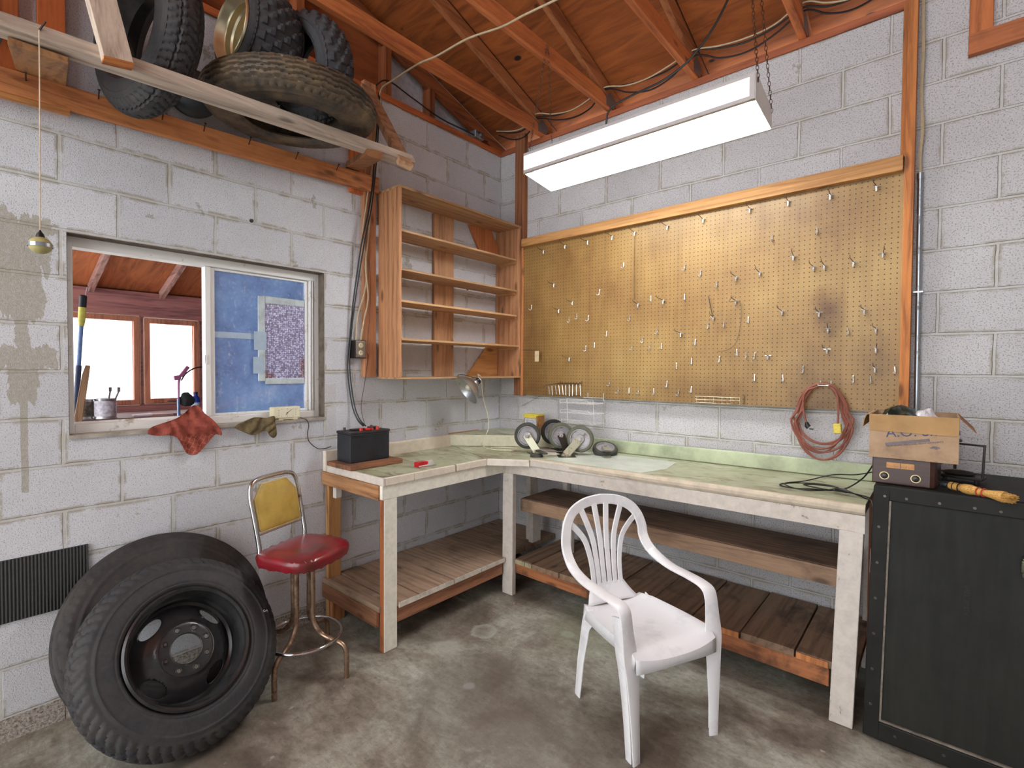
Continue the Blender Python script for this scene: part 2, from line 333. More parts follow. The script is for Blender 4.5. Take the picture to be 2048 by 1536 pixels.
# ---------------------------------------------------------------- geometry helpers
class MB:
    def __init__(s): s.v = []; s.f = []; s.sm = []
    def add(s, vs, fs, smooth=False):
        o = len(s.v); s.v += [Vector(v) for v in vs]; s.f += [tuple(i + o for i in f) for f in fs]; s.sm += [smooth] * len(fs); return s
    def box(s, x0, y0, z0, x1, y1, z1):
        x0, x1 = sorted((x0, x1)); y0, y1 = sorted((y0, y1)); z0, z1 = sorted((z0, z1))
        return s.add([(x0, y0, z0), (x1, y0, z0), (x1, y1, z0), (x0, y1, z0), (x0, y0, z1), (x1, y0, z1), (x1, y1, z1), (x0, y1, z1)],
                     [(0, 3, 2, 1), (4, 5, 6, 7), (0, 1, 5, 4), (1, 2, 6, 5), (2, 3, 7, 6), (3, 0, 4, 7)])
    def obox(s, c, ax, ay, az, hx, hy, hz):
        c = Vector(c); ax = Vector(ax).normalized() * hx; ay = Vector(ay).normalized() * hy; az = Vector(az).normalized() * hz
        return s.add([c + i * ax + j * ay + k * az for k in (-1, 1) for (i, j) in ((-1, -1), (1, -1), (1, 1), (-1, 1))],
                     [(0, 3, 2, 1), (4, 5, 6, 7), (0, 1, 5, 4), (1, 2, 6, 5), (2, 3, 7, 6), (3, 0, 4, 7)])
    def beam(s, a, b, w, h, side):
        """rectangular bar from a to b; w along 'side', h across"""
        a = Vector(a); b = Vector(b); d = (b - a).normalized(); sd = Vector(side); sd = (sd - d * sd.dot(d)).normalized()
        return s.obox((a + b) / 2, d, sd, d.cross(sd), (b - a).length / 2, w / 2, h / 2)
    def prism(s, pts, axis, d0, d1):
        n = len(pts)
        def mk(p, d):
            return {'X': (d, p[0], p[1]), 'Y': (p[0], d, p[1]), 'Z': (p[0], p[1], d)}[axis]
        vs = [mk(p, d0) for p in pts] + [mk(p, d1) for p in pts]
        fs = [tuple(range(n)), tuple(range(2 * n - 1, n - 1, -1))] + [(i, i + n, (i + 1) % n + n, (i + 1) % n) for i in range(n)]
        return s.add(vs, fs)
    def tube(s, path, r, n=8, closed=False, caps=True, flat=None):
        P = [Vector(p) for p in path]; m = len(P); vs = []; fs = []
        up0 = None
        for i, p in enumerate(P):
            a = P[i - 1] if (i > 0 or closed) else p; b = P[(i + 1) % m] if (i < m - 1 or closed) else p
            d = (b - a); d = d.normalized() if d.length > 1e-9 else Vector((0, 0, 1))
            if up0 is None:
                up0 = d.cross(Vector((0, 0, 1)));
                if up0.length < 0.1: up0 = d.cross(Vector((1, 0, 0)))
                up0.normalize()
            up0 = (up0 - d * up0.dot(d)).normalized(); w = d.cross(up0)
            rr = r[i] if isinstance(r, (list, tuple)) else r
            for k in range(n):
                t = 2 * pi * k / n; vs.append(p + rr * (math.cos(t) * up0 + math.sin(t) * w))
        for i in range(m if closed else m - 1):
            for k in range(n):
                j = (i + 1) % m; fs.append((i * n + k, i * n + (k + 1) % n, j * n + (k + 1) % n, j * n + k))
        if not closed and caps: fs += [tuple(range(n))[::-1], tuple(range((m - 1) * n, m * n))]
        return s.add(vs, fs, True)
    def ribbon(s, path, wdir, w, th):
        """flat strip: wdir per point = width direction, w widths, th thickness"""
        P = [Vector(p) for p in path]; m = len(P); vs = []
        for i, p in enumerate(P):
            a = P[max(i - 1, 0)]; b = P[min(i + 1, m - 1)]; d = (b - a).normalized()
            wd = Vector(wdir[i]); wd = (wd - d * wd.dot(d)).normalized(); nn = d.cross(wd); ww = w[i] / 2; t = th / 2
            for (x, y) in ((-1, -.5), (-.86, -1), (.86, -1), (1, -.5), (1, .5), (.86, 1), (-.86, 1), (-1, .5)): vs.append(p + wd * ww * x + nn * t * y)
        fs = [(i * 8 + k, i * 8 + (k + 1) % 8, (i + 1) * 8 + (k + 1) % 8, (i + 1) * 8 + k) for i in range(m - 1) for k in range(8)]
        fs += [tuple(range(8))[::-1], tuple(range((m - 1) * 8, m * 8))]
        return s.add(vs, fs, True)
    def lathe(s, prof, n=48, mat=None, closed=False, smooth=True, mod=None):
        """profile of (radius, height) about local z; mat places it"""
        m = len(prof); vs = []
        for k in range(n):
            t = 2 * pi * k / n
            for i, (r, h) in enumerate(prof):
                if mod: r, h = mod(t, i, r, h)
                vs.append(Vector((r * math.cos(t), r * math.sin(t), h)))
        if mat: vs = [mat @ v for v in vs]
        fs = []
        for k in range(n):
            k2 = (k + 1) % n
            for i in range(m if closed else m - 1):
                j = (i + 1) % m; fs.append((k * m + i, k2 * m + i, k2 * m + j, k * m + j))
        return s.add(vs, fs, smooth)
    def sphere(s, c, r, n=12, sc=(1, 1, 1)):
        prof = [(max(1e-4, r * math.sin(pi * i / n)), -r * math.cos(pi * i / n)) for i in range(n + 1)]
        return s.lathe(prof, n * 2, Matrix.Translation(c) @ Matrix.Diagonal((*sc, 1)))
    def disc_poly(s, pts2, zf, holes=()):
        """flat region with holes triangulated finely enough; zf gives 3-D point"""
        vs = []; es = []
        for loop in [pts2] + list(holes):
            o = len(vs); vs += [Vector(p) for p in loop]; es += [(o + i, o + (i + 1) % len(loop)) for i in range(len(loop))]
        return vs, es
    def warp(s, fn): s.v = [Vector(fn(v)) for v in s.v]; return s
    def xf(s, M): s.v = [M @ v for v in s.v]; return s
    def build(s, name, mat, parent=None, bevel=0.0, bseg=2, origin=None, label=None, autosmooth=True, solid=0.0):
        me = bpy.data.meshes.new(name)
        if parent is not None:
            o0 = Vector(parent.location)
            if parent.parent is not None: o0 = o0 + Vector(parent.parent.location)
        elif origin is not None: o0 = Vector(origin)
        else:
            xs = [v.x for v in s.v]; ys = [v.y for v in s.v]; zs = [v.z for v in s.v]
            o0 = Vector(((min(xs) + max(xs)) / 2, (min(ys) + max(ys)) / 2, min(zs)))
        me.from_pydata([v - o0 for v in s.v], [], s.f)
        bm = bmesh.new(); bm.from_mesh(me); bmesh.ops.remove_doubles(bm, verts=bm.verts, dist=1e-6)
        bmesh.ops.recalc_face_normals(bm, faces=bm.faces); bm.to_mesh(me); bm.free()
        o = bpy.data.objects.new(name, me); COL.objects.link(o)
        if parent is not None: o.parent = parent
        else: o.location = o0
        if mat is not None: me.materials.append(mat)
        if any(s.sm):
            for p in me.polygons: p.use_smooth = True
            try: me.set_sharp_from_angle(angle=math.radians(38))
            except Exception: pass
        if solid:
            md = o.modifiers.new('solid', 'SOLIDIFY'); md.thickness = solid; md.offset = 0
        if bevel:
            md = o.modifiers.new('bevel', 'BEVEL'); md.width = bevel; md.segments = bseg; md.limit_method = 'ANGLE'; md.angle_limit = math.radians(40)
        if label: o['label'] = label
        return o
def BOX(*a): return MB().box(*a)
def thing(name, label, cat, loc, group=None):
    o = bpy.data.objects.new(name, None); COL.objects.link(o); o.location = loc; o.empty_display_size = 0.05
    o['label'] = label; o['category'] = cat
    if group: o['group'] = group
    return o
def tag(o, label, cat, group=None, kind=None):
    o['label'] = label; o['category'] = cat
    if group: o['group'] = group
    if kind: o['kind'] = kind
    return o
def struct(o):
    o['kind'] = 'structure'; return o
def copy_tree(r):
    c = r.copy(); COL.objects.link(c)
    for ch in r.children:
        d = ch.copy(); COL.objects.link(d); d.parent = c
        for g in ch.children:
            e = g.copy(); COL.objects.link(e); e.parent = d
    return c
def spline(pts, n=8, closed=False):
    P = [Vector(p) for p in pts]; m = len(P); out = []
    for i in range(m if closed else m - 1):
        p0 = P[(i - 1) % m] if (closed or i > 0) else P[i]; p1 = P[i]; p2 = P[(i + 1) % m]; p3 = P[(i + 2) % m] if (closed or i < m - 2) else p2
        for k in range(n):
            t = k / n
            out.append(0.5 * ((2 * p1) + (p2 - p0) * t + (2 * p0 - 5 * p1 + 4 * p2 - p3) * t * t + (3 * p1 - p0 - 3 * p2 + p3) * t ** 3))
    if not closed: out.append(P[-1])
    return out
def frame(c, zax, xax=(0, 0, 1)):
    z = Vector(zax).normalized(); x = Vector(xax); x = (x - z * x.dot(z))
    if x.length < 1e-4: x = Vector((1, 0, 0)); x = x - z * x.dot(z)
    x.normalize(); y = z.cross(x)
    return Matrix(((x.x, y.x, z.x, c[0]), (x.y, y.y, z.y, c[1]), (x.z, y.z, z.z, c[2]), (0, 0, 0, 1)))
def cdt(outer, holes, spacing):
    """triangulated region (2-D) with holes and inner points"""
    vs = []; es = []
    for loop in [outer] + list(holes):
        o = len(vs); vs += [Vector((p[0], p[1])) for p in loop]; es += [(o + i, o + (i + 1) % len(loop)) for i in range(len(loop))]
    def inside(p, L):
        c = False; n = len(L)
        for i in range(n):
            a = L[i]; b = L[i - 1]
            if (a[1] > p[1]) != (b[1] > p[1]) and p[0] < (b[0] - a[0]) * (p[1] - a[1]) / (b[1] - a[1]) + a[0]: c = not c
        return c
    xs = [p[0] for p in outer]; ys = [p[1] for p in outer]
    x = min(xs) + spacing / 2; j = 0
    while x < max(xs):
        y = min(ys) + spacing * (0.5 if j % 2 else 0.25)
        while y < max(ys):
            if inside((x, y), outer) and not any(inside((x, y), h) for h in holes): vs.append(Vector((x, y)))
            y += spacing
        x += spacing * 0.87; j += 1
    r = delaunay_2d_cdt(vs, es, [], 0, 1e-6)
    V = r[0]; F = []
    for f in r[2]:
        c = sum((V[i] for i in f), Vector((0, 0))) / len(f)
        if inside(c, outer) and not any(inside(c, h) for h in holes): F.append(tuple(f))
    return V, F
def text_mb(txt, size, M, extr=0.0006, align='CENTER', shear=0.0):
    cu = bpy.data.curves.new('txt', 'FONT'); cu.body = txt; cu.size = size; cu.extrude = extr; cu.align_x = align; cu.shear = shear; cu.resolution_u = 3
    o = bpy.data.objects.new('txt', cu); COL.objects.link(o)
    dg = bpy.context.evaluated_depsgraph_get(); me = bpy.data.meshes.new_from_object(o.evaluated_get(dg))
    mb = MB(); mb.add([M @ v.co for v in me.vertices], [tuple(p.vertices) for p in me.polygons])
    bpy.data.objects.remove(o); bpy.data.curves.remove(cu); bpy.data.meshes.remove(me)
    return mb
def nz(x, y, z, s=1.0): return noise.noise(Vector((x * s, y * s, z * s)))

# ================================================================ THE SETTING
ZP = 3.351
M_left = block_wall('block_left', 'Y', 0, (220, 221, 226), stains=True)
M_back = block_wall('block_back', 'X', 1, (206, 204, 205), coarse=1.35, line=(112, 112, 108), lineamt=0.9)
b = MB()
for (y0, z0, y1, z1) in ((-6.5, -0.02, -2.825, ZP), (-1.625, -0.02, 0.2, ZP), (-2.825, -0.02, -1.625, 1.238), (-2.825, 2.125, -1.625, ZP)):
    b.box(-0.2, y0, z0, 0, y1, z1)
struct(b.build('wall_left', M_left, origin=(0, 0, 0)))
b = BOX(-0.2, 0, -0.02, 2.70, 0.2, ZP).box(2.70, 0, -0.02, 6.5, 0.2, 4.6)
struct(b.build('wall_back', M_back, origin=(0, 0, 0)))
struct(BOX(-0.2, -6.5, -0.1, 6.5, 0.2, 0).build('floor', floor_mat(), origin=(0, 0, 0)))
struct(BOX(-1.2, -6.5, -0.14, -0.2, 0.2, -0.1).build('floor', plain('dirt', (110, 104, 96), .9), origin=(0, 0, 0)))
# unseen right and rear walls, added to keep daylight off the right side; the big door opening is behind and left of the camera
b = BOX(4.6, -6.5, -0.02, 4.8, 0.0, 5.4); struct(b.build('wall_right_unseen', M_back, origin=(0, 0, 0)))
struct(BOX(3.5, -6.7, -0.02, 4.8, -6.5, 5.8).build('wall_rear_unseen', M_back, origin=(0, 0, 0)))
struct(BOX(-0.2, -6.5, ZP + 0.04, -0.13, -4.0, 5.9).build('trim_10', plain('gable_rear', (150, 100, 60), .8)))
# window reveal: dirty unpainted block faces
rv = plain('reveal', (112, 100, 88), .9, var=.25, scale=18, bump=.6)
b = MB(); b.box(-0.2, -1.627, 1.238, -0.001, -1.622, 2.125); b.box(-0.2, -2.828, 1.238, -0.001, -2.823, 2.125)
b.box(-0.2, -2.825, 2.122, -0.001, -1.625, 2.127)
struct(b.build('trim_1', rv))
sill = plain('sill', (178, 170, 158), .85, var=.2, scale=14, bump=.5)
struct(BOX(-0.2, -2.83, 1.226, 0.012, -1.62, 1.242).build('trim_2', sill))

fir = lambda ax, w=0.0: wood(*OR, ax)
# top plates
struct(BOX(-0.14, -6.4, ZP - 0.004, 0.012, -0.0, ZP + 0.036).build('trim_3', wood((196, 108, 58), (130, 66, 34), 'Y')))
struct(BOX(0.0, -0.012, ZP - 0.006, 2.705, 0.14, ZP + 0.034).build('trim_4', wood((172, 98, 64), (116, 60, 40), 'X')))

# roof: sloped plywood sheathing above rafters
SL = 0.325
def zr(y, z0): return z0 + SL * (-y)
ply = plywood('roof_plywood', (178, 100, 46), (112, 58, 24), grain=(1.2, 7, 1.2))
b = MB(); b.add([(-0.5, 0.7, zr(0.7, 3.555)), (6.5, 0.7, zr(0.7, 3.555)), (6.5, -6.7, zr(-6.7, 3.555)), (-0.5, -6.7, zr(-6.7, 3.555)),
                 (-0.5, 0.7, zr(0.7, 3.575)), (6.5, 0.7, zr(0.7, 3.575)), (6.5, -6.7, zr(-6.7, 3.575)), (-0.5, -6.7, zr(-6.7, 3.575))],
                [(0, 3, 2, 1), (4, 5, 6, 7), (0, 1, 5, 4), (1, 2, 6, 5), (2, 3, 7, 6), (3, 0, 4, 7)])
struct(b.build('ceiling', ply, origin=(0, 0, 0)))
# dark sheet across the open eave, its shade put into the colour
struct(BOX(-0.2, 0.62, 3.0, 2.72, 0.64, 3.5).build('trim_5', plain('eave_shade', (60, 38, 28), .9)))
# gable infill above the left wall: plywood, then painted panel nearer the corner
def gable(y0, y1, mat, nm):
    g = MB(); g.add([(-0.12, y0, ZP), (-0.12, y1, ZP), (-0.12, y1, zr(y1, 3.56)), (-0.12, y0, zr(y0, 3.56)), (-0.10, y0, ZP), (-0.10, y1, ZP), (-0.10, y1, zr(y1, 3.56)), (-0.10, y0, zr(y0, 3.56))],
                    [(0, 1, 2, 3), (4, 7, 6, 5), (0, 4, 5, 1), (1, 5, 6, 2), (2, 6, 7, 3), (3, 7, 4, 0)])
    struct(g.build(nm, mat, origin=(0, 0, 0)))
gable(-6.4, -1.06, plywood('gable_ply', (160, 88, 44), (108, 54, 26), grain=(1, 1, 5), knots=False), 'trim_6')
gable(-1.06, 0.3, plain('gable_white', (196, 200, 208), .6), 'trim_7')
WR = wood(*OR, 'Y'); WZ = wood(*OR, 'Z'); WRd = wood((150, 84, 46), (96, 50, 26), 'Y')
g = MB()
for y in (-2.35, -1.74, -1.12, -0.73): g.box(-0.10, y - 0.045, ZP + 0.036, -0.012, y, zr(y, 3.42))
struct(g.build('trim_8', wood((150, 84, 44), (100, 52, 28), 'Z')))
struct(MB().beam((-0.03, 0.25, zr(0.25, 3.405)), (-0.03, -4.2, zr(-4.2, 3.405)), 0.05, 0.09, (1, 0, 0)).build('trim_9', WRd))

galv = dirty_metal('galvanised', (170, 178, 184), (120, 116, 108), .3, .35)
def gusset_mat():
    t = NT('gusset'); c = t.coord((1, 1, 1)); w = t.new('TexWave', wave_type='BANDS', bands_direction='Z'); w.inputs['Scale'].default_value = 42; t.link(c, w.inputs[0])
    t.col(t.ramp(w.outputs[1], [(0.3, srgb((40, 44, 48))), (0.5, srgb((150, 160, 168)))])); t.set(Metallic=0.6, Roughness=0.4); return t.m
GM = gusset_mat()
TX = (0.463, 1.06, 1.67, 2.265)
for i, x in enumerate(TX):
    tr = thing('roof_truss', ['fir roof truss nearest the left block wall, above the tires', 'fir roof truss above the left end of the shop light', 'fir roof truss above the middle of the shop light', 'fir roof truss nearest the tall right post'][i], 'truss', (x - 0.019, -0.1, ZP + 0.034), 'roof trusses above the workbench')
    MB().prism([(0.0, 3.387), (-4.2, 3.387), (-4.2, 3.477), (-0.16, 3.477), (-0.02, 3.43)], 'X', x - 0.038, x).build('bottom_chord', wood((212, 126, 72), (150, 78, 42), 'Y'), tr, bevel=0.002)
    MB().beam((x - 0.019, 0.45, zr(0.45, 3.49)), (x - 0.019, -4.2, zr(-4.2, 3.49)), 0.038, 0.088, (1, 0, 0)).build('top_chord', wood((182, 116, 70), (126, 72, 42), 'Y'), tr, bevel=0.002)
    MB().prism([(0.02, 3.40), (-0.09, 3.40), (-0.09, 3.46), (-0.04, 3.505), (0.04, 3.47)], 'X', x, x + 0.0015).build('gusset_plate', GM, tr)
    MB().prism([(0.02, 3.40), (-0.09, 3.40), (-0.09, 3.46), (-0.04, 3.505), (0.04, 3.47)], 'X', x - 0.0395, x - 0.038).build('gusset_plate', GM, tr)

# ---------------------------------------------------------------- wires on the trusses
white_w = plain('cream_cable', (190, 172, 140), .5, var=.08); black_w = plain('black_cable', (20, 20, 23), .45, var=.05); brown_w = plain('brown_cable', (62, 46, 36), .5)
def wire(name, pts, r, mat, label, cat='cable', group=None, n=6):
    o = MB().tube(spline(pts, 8), r, n).build(name, mat); tag(o, label, cat, group); return o
wire('ceiling_cable', [(0.02, -1.245, 3.30), (0.06, -1.25, 3.378), (0.2, -1.26, 3.377), (0.44, -1.262, 3.380), (0.6, -1.246, 3.374), (0.84, -1.234, 3.377), (1.05, -1.18, 3.380), (1.2, -1.175, 3.376), (1.42, -1.15, 3.379), (1.68, -1.14, 3.380), (2.3, -1.2, 3.379)], 0.0055, white_w, 'cream flat cable crossing under the bottoms of the roof trusses')
def sag(y, z, dy, dz, ph):
    P = []
    xs = [0.06] + [x + 0.003 for x in TX] + [2.69]
    for i in range(len(xs) - 1):
        for k in range(4):
            t = k / 4; P.append((xs[i] * (1 - t) + xs[i + 1] * t, y + dy * math.sin(pi * t), z - dz * math.sin(pi * t) + 0.008 * math.sin(ph + i * 2 + t * 5)))
    P.append((2.69, y, z)); return P
wire('eave_cable', sag(-0.125, 3.505, 0.03, 0.045, 0), 0.0045, white_w, 'cream cable sagging between trusses along the back wall plate')
wire('eave_cable', sag(-0.115, 3.497, 0.05, 0.028, 2), 0.005, black_w, 'upper of two black cables sagging along the back eave', group=None)
wire('eave_cable', sag(-0.10, 3.488, 0.06, 0.07, 4), 0.005, black_w, 'lower of two black cables sagging deepest along the back eave')
wire('lamp_feed_cable', [(1.37, -0.62, 2.86), (1.378, -0.64, 2.97), (1.42, -0.66, 3.03), (1.55, -0.66, 3.055), (1.72, -0.66, 3.07), (1.86, -0.66, 3.12), (1.98, -0.66, 3.23), (2.06, -0.66, 3.36), (2.1, -0.66, 3.48), (2.22, -0.62, 3.52)], 0.0055, black_w, 'thick black flex looping up from the shop light to the roof')
wire('gable_cable', [(0.02, -1.27, 3.40), (0.03, -1.18, 3.47), (0.0, -0.95, 3.46), (0.02, -0.7, 3.405), (0.03, -0.45, 3.40), (0.03, -0.2, 3.40)], 0.005, black_w, 'black cable running down the gable behind the white panel studs')
# metal junction box on the plate near the corner
t = thing('junction_box', 'small metal junction box on the left wall plate near the corner', 'electrical box', (0.03, -0.30, ZP + 0.036))
BOX(-0.02, -0.36, ZP + 0.036, 0.05, -0.26, ZP + 0.09).build('body', galv, t, bevel=0.004)
MB().tube([(0.05, -0.31, ZP + 0.06), (0.075, -0.31, ZP + 0.06)], 0.012, 10).build('connector', galv, t)

# ================================================================ posts and boards on the walls
def board(name, label, cat, mb, mat, group=None, bevel=0.002):
    o = mb.build(name, mat, bevel=bevel); return tag(o, label, cat, group)
board('wall_post', 'tall thin wooden post running to the roof right of the pegboard', 'post', BOX(2.709, -0.090, 0.0, 2.747, -0.002, 3.9).box(2.6905, -0.058, 2.60, 2.7085, -0.002, 3.35), wood((196, 124, 64), (140, 78, 38), 'Z'))
board('wall_stud', 'wooden stud pair on the back wall beside the corner, right of the shelf unit', 'post', BOX(0.19, -0.040, 1.33, 0.262, -0.001, 3.45).box(0.264, -0.040, 1.33, 0.292, -0.001, 3.45), wood((150, 96, 62), (100, 58, 38), 'Z'))
board('wall_stud', 'rough vertical stud behind the cables, left of the shelf unit', 'post', BOX(0.001, -1.369, 1.485, 0.039, -1.279, 3.395), wood((202, 146, 108), (150, 96, 66), 'Z'))
board('wall_stud', 'orange stud behind the right end of the tire rack', 'post', BOX(0.001, -1.46, 2.66, 0.037, -1.372, ZP - 0.006), wood((206, 110, 56), (150, 70, 34), 'Z'))
board('wall_stud', 'wide orange post behind the left end of the tire rack', 'post', BOX(0.001, -2.91, 2.62, 0.038, -2.822, ZP - 0.006).box(0.001, -3.05, 2.62, 0.038, -2.965, ZP - 0.006), wood((206, 110, 56), (150, 70, 34), 'Z'))
t = thing('wall_bracket', 'L-shaped pair of boards nailed high on the back wall at right', 'board', (2.93, -0.02, 2.99))
BOX(2.931, -0.038, 3.09, 3.012, -0.001, 3.9).build('upright_board', wood((190, 112, 62), (130, 70, 38), 'Z'), t, bevel=.002)
MB().obox((3.35, -0.022, 3.065), (1, 0, 0.02), (0, 1, 0), (0, 0, 1), 0.42, 0.020, 0.046).build('cross_board', wood((176, 104, 62), (110, 60, 36), 'X', stain=.3), t, bevel=.002)

# conduit with cable above it
t = thing('electrical_conduit', 'galvanised conduit pipe running down beside the tall right post', 'pipe', (2.765, -0.02, 1.0))
MB().tube([(2.768, -0.022, 2.50), (2.774, -0.022, 1.6), (2.778, -0.022, 1.0)], 0.011, 12).build('pipe', galv, t)
MB().tube([(2.768, -0.022, 2.515), (2.768, -0.022, 2.485)], 0.0135, 12).build('collar', galv, t)
MB().box(2.752, -0.036, 1.93, 2.79, -0.0, 1.937).build('strap', galv, t)
wire('riser_cable', [(2.768, -0.022, 2.51), (2.765, -0.03, 2.6), (2.772, -0.035, 2.72), (2.764, -0.03, 2.9), (2.768, -0.03, 3.1), (2.764, -0.03, 3.3), (2.768, -0.03, 3.6)], 0.007, white_w, 'white cable rising from the conduit beside the tall right post')

# ================================================================ WINDOW
alu = dirty_metal('white_alu', (242, 241, 238), (176, 160, 136), .08, .4, .1, 9)
aluB = plain('alu_edge', (222, 216, 200), .5, var=.1, scale=10)
win = bpy.data.objects.new('window_1', None); COL.objects.link(win); win.location = (-0.1, -2.22, 1.24); win['kind'] = 'structure'
b = MB()
X0, X1 = -0.145, -0.068
for (y0, z0, y1, z1) in ((-2.824, 1.242, -2.796, 2.124), (-1.654, 1.242, -1.626, 2.124), (-2.796, 1.242, -1.654, 1.282), (-2.796, 2.078, -1.654, 2.124)):
    b.box(X0, y0, z0, X1, y1, z1)
b.build('window_frame', alu, win, bevel=0.003)
b = MB()
for y in (-1.668, -1.682): b.box(X0 + .01, y - .0035, 1.285, X1 + .004, y + .0035, 2.076)
b.box(-0.10, -2.796, 1.282, -0.096, -1.66, 1.292)
b.build('track', alu, win)
b = MB()
xs0, xs1 = -0.112, -0.084
for (y0, z0, y1, z1) in ((-2.262, 1.284, -2.236, 2.076), (-2.236, 1.284, -2.212, 2.076), (-1.706, 1.284, -1.690, 2.076), (-2.212, 1.284, -1.706, 1.296), (-2.212, 2.064, -1.706, 2.076)):
    b.box(xs0 - (0.012 if y1 == -2.236 else 0), y0, z0, xs1 + (0.012 if y1 == -2.236 else 0), y1, z1)
b.build('sash', alu, win, bevel=0.002)
def dusty_glass_painted_sky():  # dust film, with the reflected blue sky painted into the pane colour
    t = NT('dusty_glass_painted_sky'); c = t.coord(); n = t.noise(c, 5, 5, 0.6); f = t.noise(c, 55, 4, 0.75)
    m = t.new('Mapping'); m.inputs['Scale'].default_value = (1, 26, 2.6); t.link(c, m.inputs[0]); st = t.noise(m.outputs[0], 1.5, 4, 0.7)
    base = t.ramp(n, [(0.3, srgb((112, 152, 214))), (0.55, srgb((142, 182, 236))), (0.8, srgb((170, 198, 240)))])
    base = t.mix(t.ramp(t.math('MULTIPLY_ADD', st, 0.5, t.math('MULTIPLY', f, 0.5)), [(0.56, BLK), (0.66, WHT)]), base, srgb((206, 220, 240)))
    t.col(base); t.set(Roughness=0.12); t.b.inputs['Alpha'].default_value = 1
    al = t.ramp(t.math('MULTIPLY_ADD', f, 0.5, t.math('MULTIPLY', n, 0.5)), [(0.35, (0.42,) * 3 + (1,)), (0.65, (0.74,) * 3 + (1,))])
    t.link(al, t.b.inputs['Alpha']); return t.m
BOX(-0.100, -2.214, 1.294, -0.096, -1.704, 2.066).build('pane', dusty_glass_painted_sky(), win)
MB().box(-0.083, -2.262, 1.56, -0.068, -2.250, 1.61).build('latch', plain('latch', (235, 235, 235), .4), win, bevel=.002)

# bubble-wrap parcel taped behind the pane
t = thing('bubble_wrap_panel', 'bubble wrap panel with pale taped border stuck to the blue window pane', 'bubble wrap', (-0.13, -1.84, 1.45))
b = MB()
for (y0, z0, y1, z1) in ((-1.985, 1.465, -1.945, 1.955), (-1.945, 1.915, -1.712, 1.955), (-1.945, 1.447, -1.712, 1.483)): b.box(-0.0955, y0, z0, -0.0835, y1, z1)
b.build('taped_border', plain('pale_tape', (196, 208, 212), .4, var=.15, scale=20), t, bevel=.004)
def bubble():
    t = NT('bubble'); c = t.coord((1, 1, 1)); v = t.new('TexVoronoi'); v.inputs['Scale'].default_value = 88; v.inputs['Randomness'].default_value = .5; t.link(c, v.inputs['Vector'])
    n = t.noise(c, 5, 2, 0.5)
    g = t.ramp(v.outputs['Distance'], [(0.2, srgb((244, 244, 254))), (0.45, srgb((186, 186, 226))), (0.65, srgb((130, 122, 150)))])
    t.col(t.mix(t.ramp(n, [(0.56, BLK), (0.62, WHT)]), g, t.mix(1.0, g, srgb((226, 190, 172)), 'MULTIPLY'))); t.set(Roughness=.25); t.bump(v.outputs['Distance'], .6, .004); return t.m
BOX(-0.0915, -1.947, 1.481, -0.0865, -1.712, 1.917).build('bubble_sheet', bubble(), t)
b = BOX(-0.0955, -2.212, 1.705, -0.0948, -1.97, 1.738).box(-0.0828, -2.01, 1.645, -0.082, -1.94, 1.75).box(-0.0828, -2.015, 1.51, -0.082, -1.955, 1.605)
b.build('tape', plain('tape_strip', (176, 196, 214), .3, var=.05), t)
o = MB().beam((-0.5, -2.12, 1.275), (-0.5, -0.722, 1.7165), 0.03, 0.034, (1, 0, 0)).build('diagonal_rail', plain('pink_wood', (232, 170, 160), .6))
tag(o, 'pinkish wooden rail slanting behind the blue window pane', 'rail')

# ================================================================ ROOM BEHIND THE WINDOW
red = wood((150, 92, 80), (88, 50, 48), 'Y'); redz = wood((206, 140, 112), (150, 92, 76), 'Z')
XF = -3.0
b = MB()
for (y0, z0, y1, z1) in ((-4.0, -0.1, -0.6, 1.185), (-4.0, 2.035, -0.6, 2.27), (-1.37, 1.185, -0.6, 2.035), (-1.885, 1.185, -1.845, 2.035), (-4.0, 1.185, -2.62, 2.035)):
    b.box(XF - 0.12, y0, z0, XF, y1, z1)
struct(b.build('wall_far', wood((180, 126, 122), (124, 82, 88), 'Y', knots=False), origin=(0, 0, 0)))
struct(BOX(XF, -0.72, -0.1, -0.2, -0.66, 3.2).build('wall_side', wood((128, 92, 84), (80, 52, 52), 'Z', knots=False), origin=(0, 0, 0)))
struct(BOX(XF - 0.1, -4.3, -0.1, -0.2, -0.66, 0.0).build('floor', plain('dirt2', (110, 104, 96), .9), origin=(0, 0, 0)))
b = MB(); zc0, zc1 = 2.26, 3.3
b.add([(XF - .1, -4.3, zc0), (XF - .1, -0.6, zc0), (-0.2, -0.6, zc1), (-0.2, -4.3, zc1), (XF - .1, -4.3, zc0 + .02), (XF - .1, -0.6, zc0 + .02), (-0.2, -0.6, zc1 + .02), (-0.2, -4.3, zc1 + .02)],
      [(0, 3, 2, 1), (4, 5, 6, 7), (0, 1, 5, 4), (1, 2, 6, 5), (2, 3, 7, 6), (3, 0, 4, 7)])
struct(b.build('ceiling', plywood('lean_ply', (206, 124, 74), (140, 76, 46), grain=(1.2, 8, 1.2), knots=False), origin=(0, 0, 0)))
for i, y in enumerate((-2.85, -2.25, -1.70)):
    a = (zc1 - zc0) / (-0.2 - XF + .1)
    o = MB().beam((XF + 0.02, y, zc0 + 0.04 - 0.045), (-0.21, y, zc1 - 0.045), 0.038, 0.075, (0, 1, 0)).build('rafter', wood((190, 150, 140), (130, 90, 84), 'X'))
    tag(o, ['lean-to rafter hidden left of the open window', 'left of two lean-to rafters seen through the open window', 'right of two lean-to rafters seen through the open window'][i], 'rafter', 'lean-to rafters beyond the window')
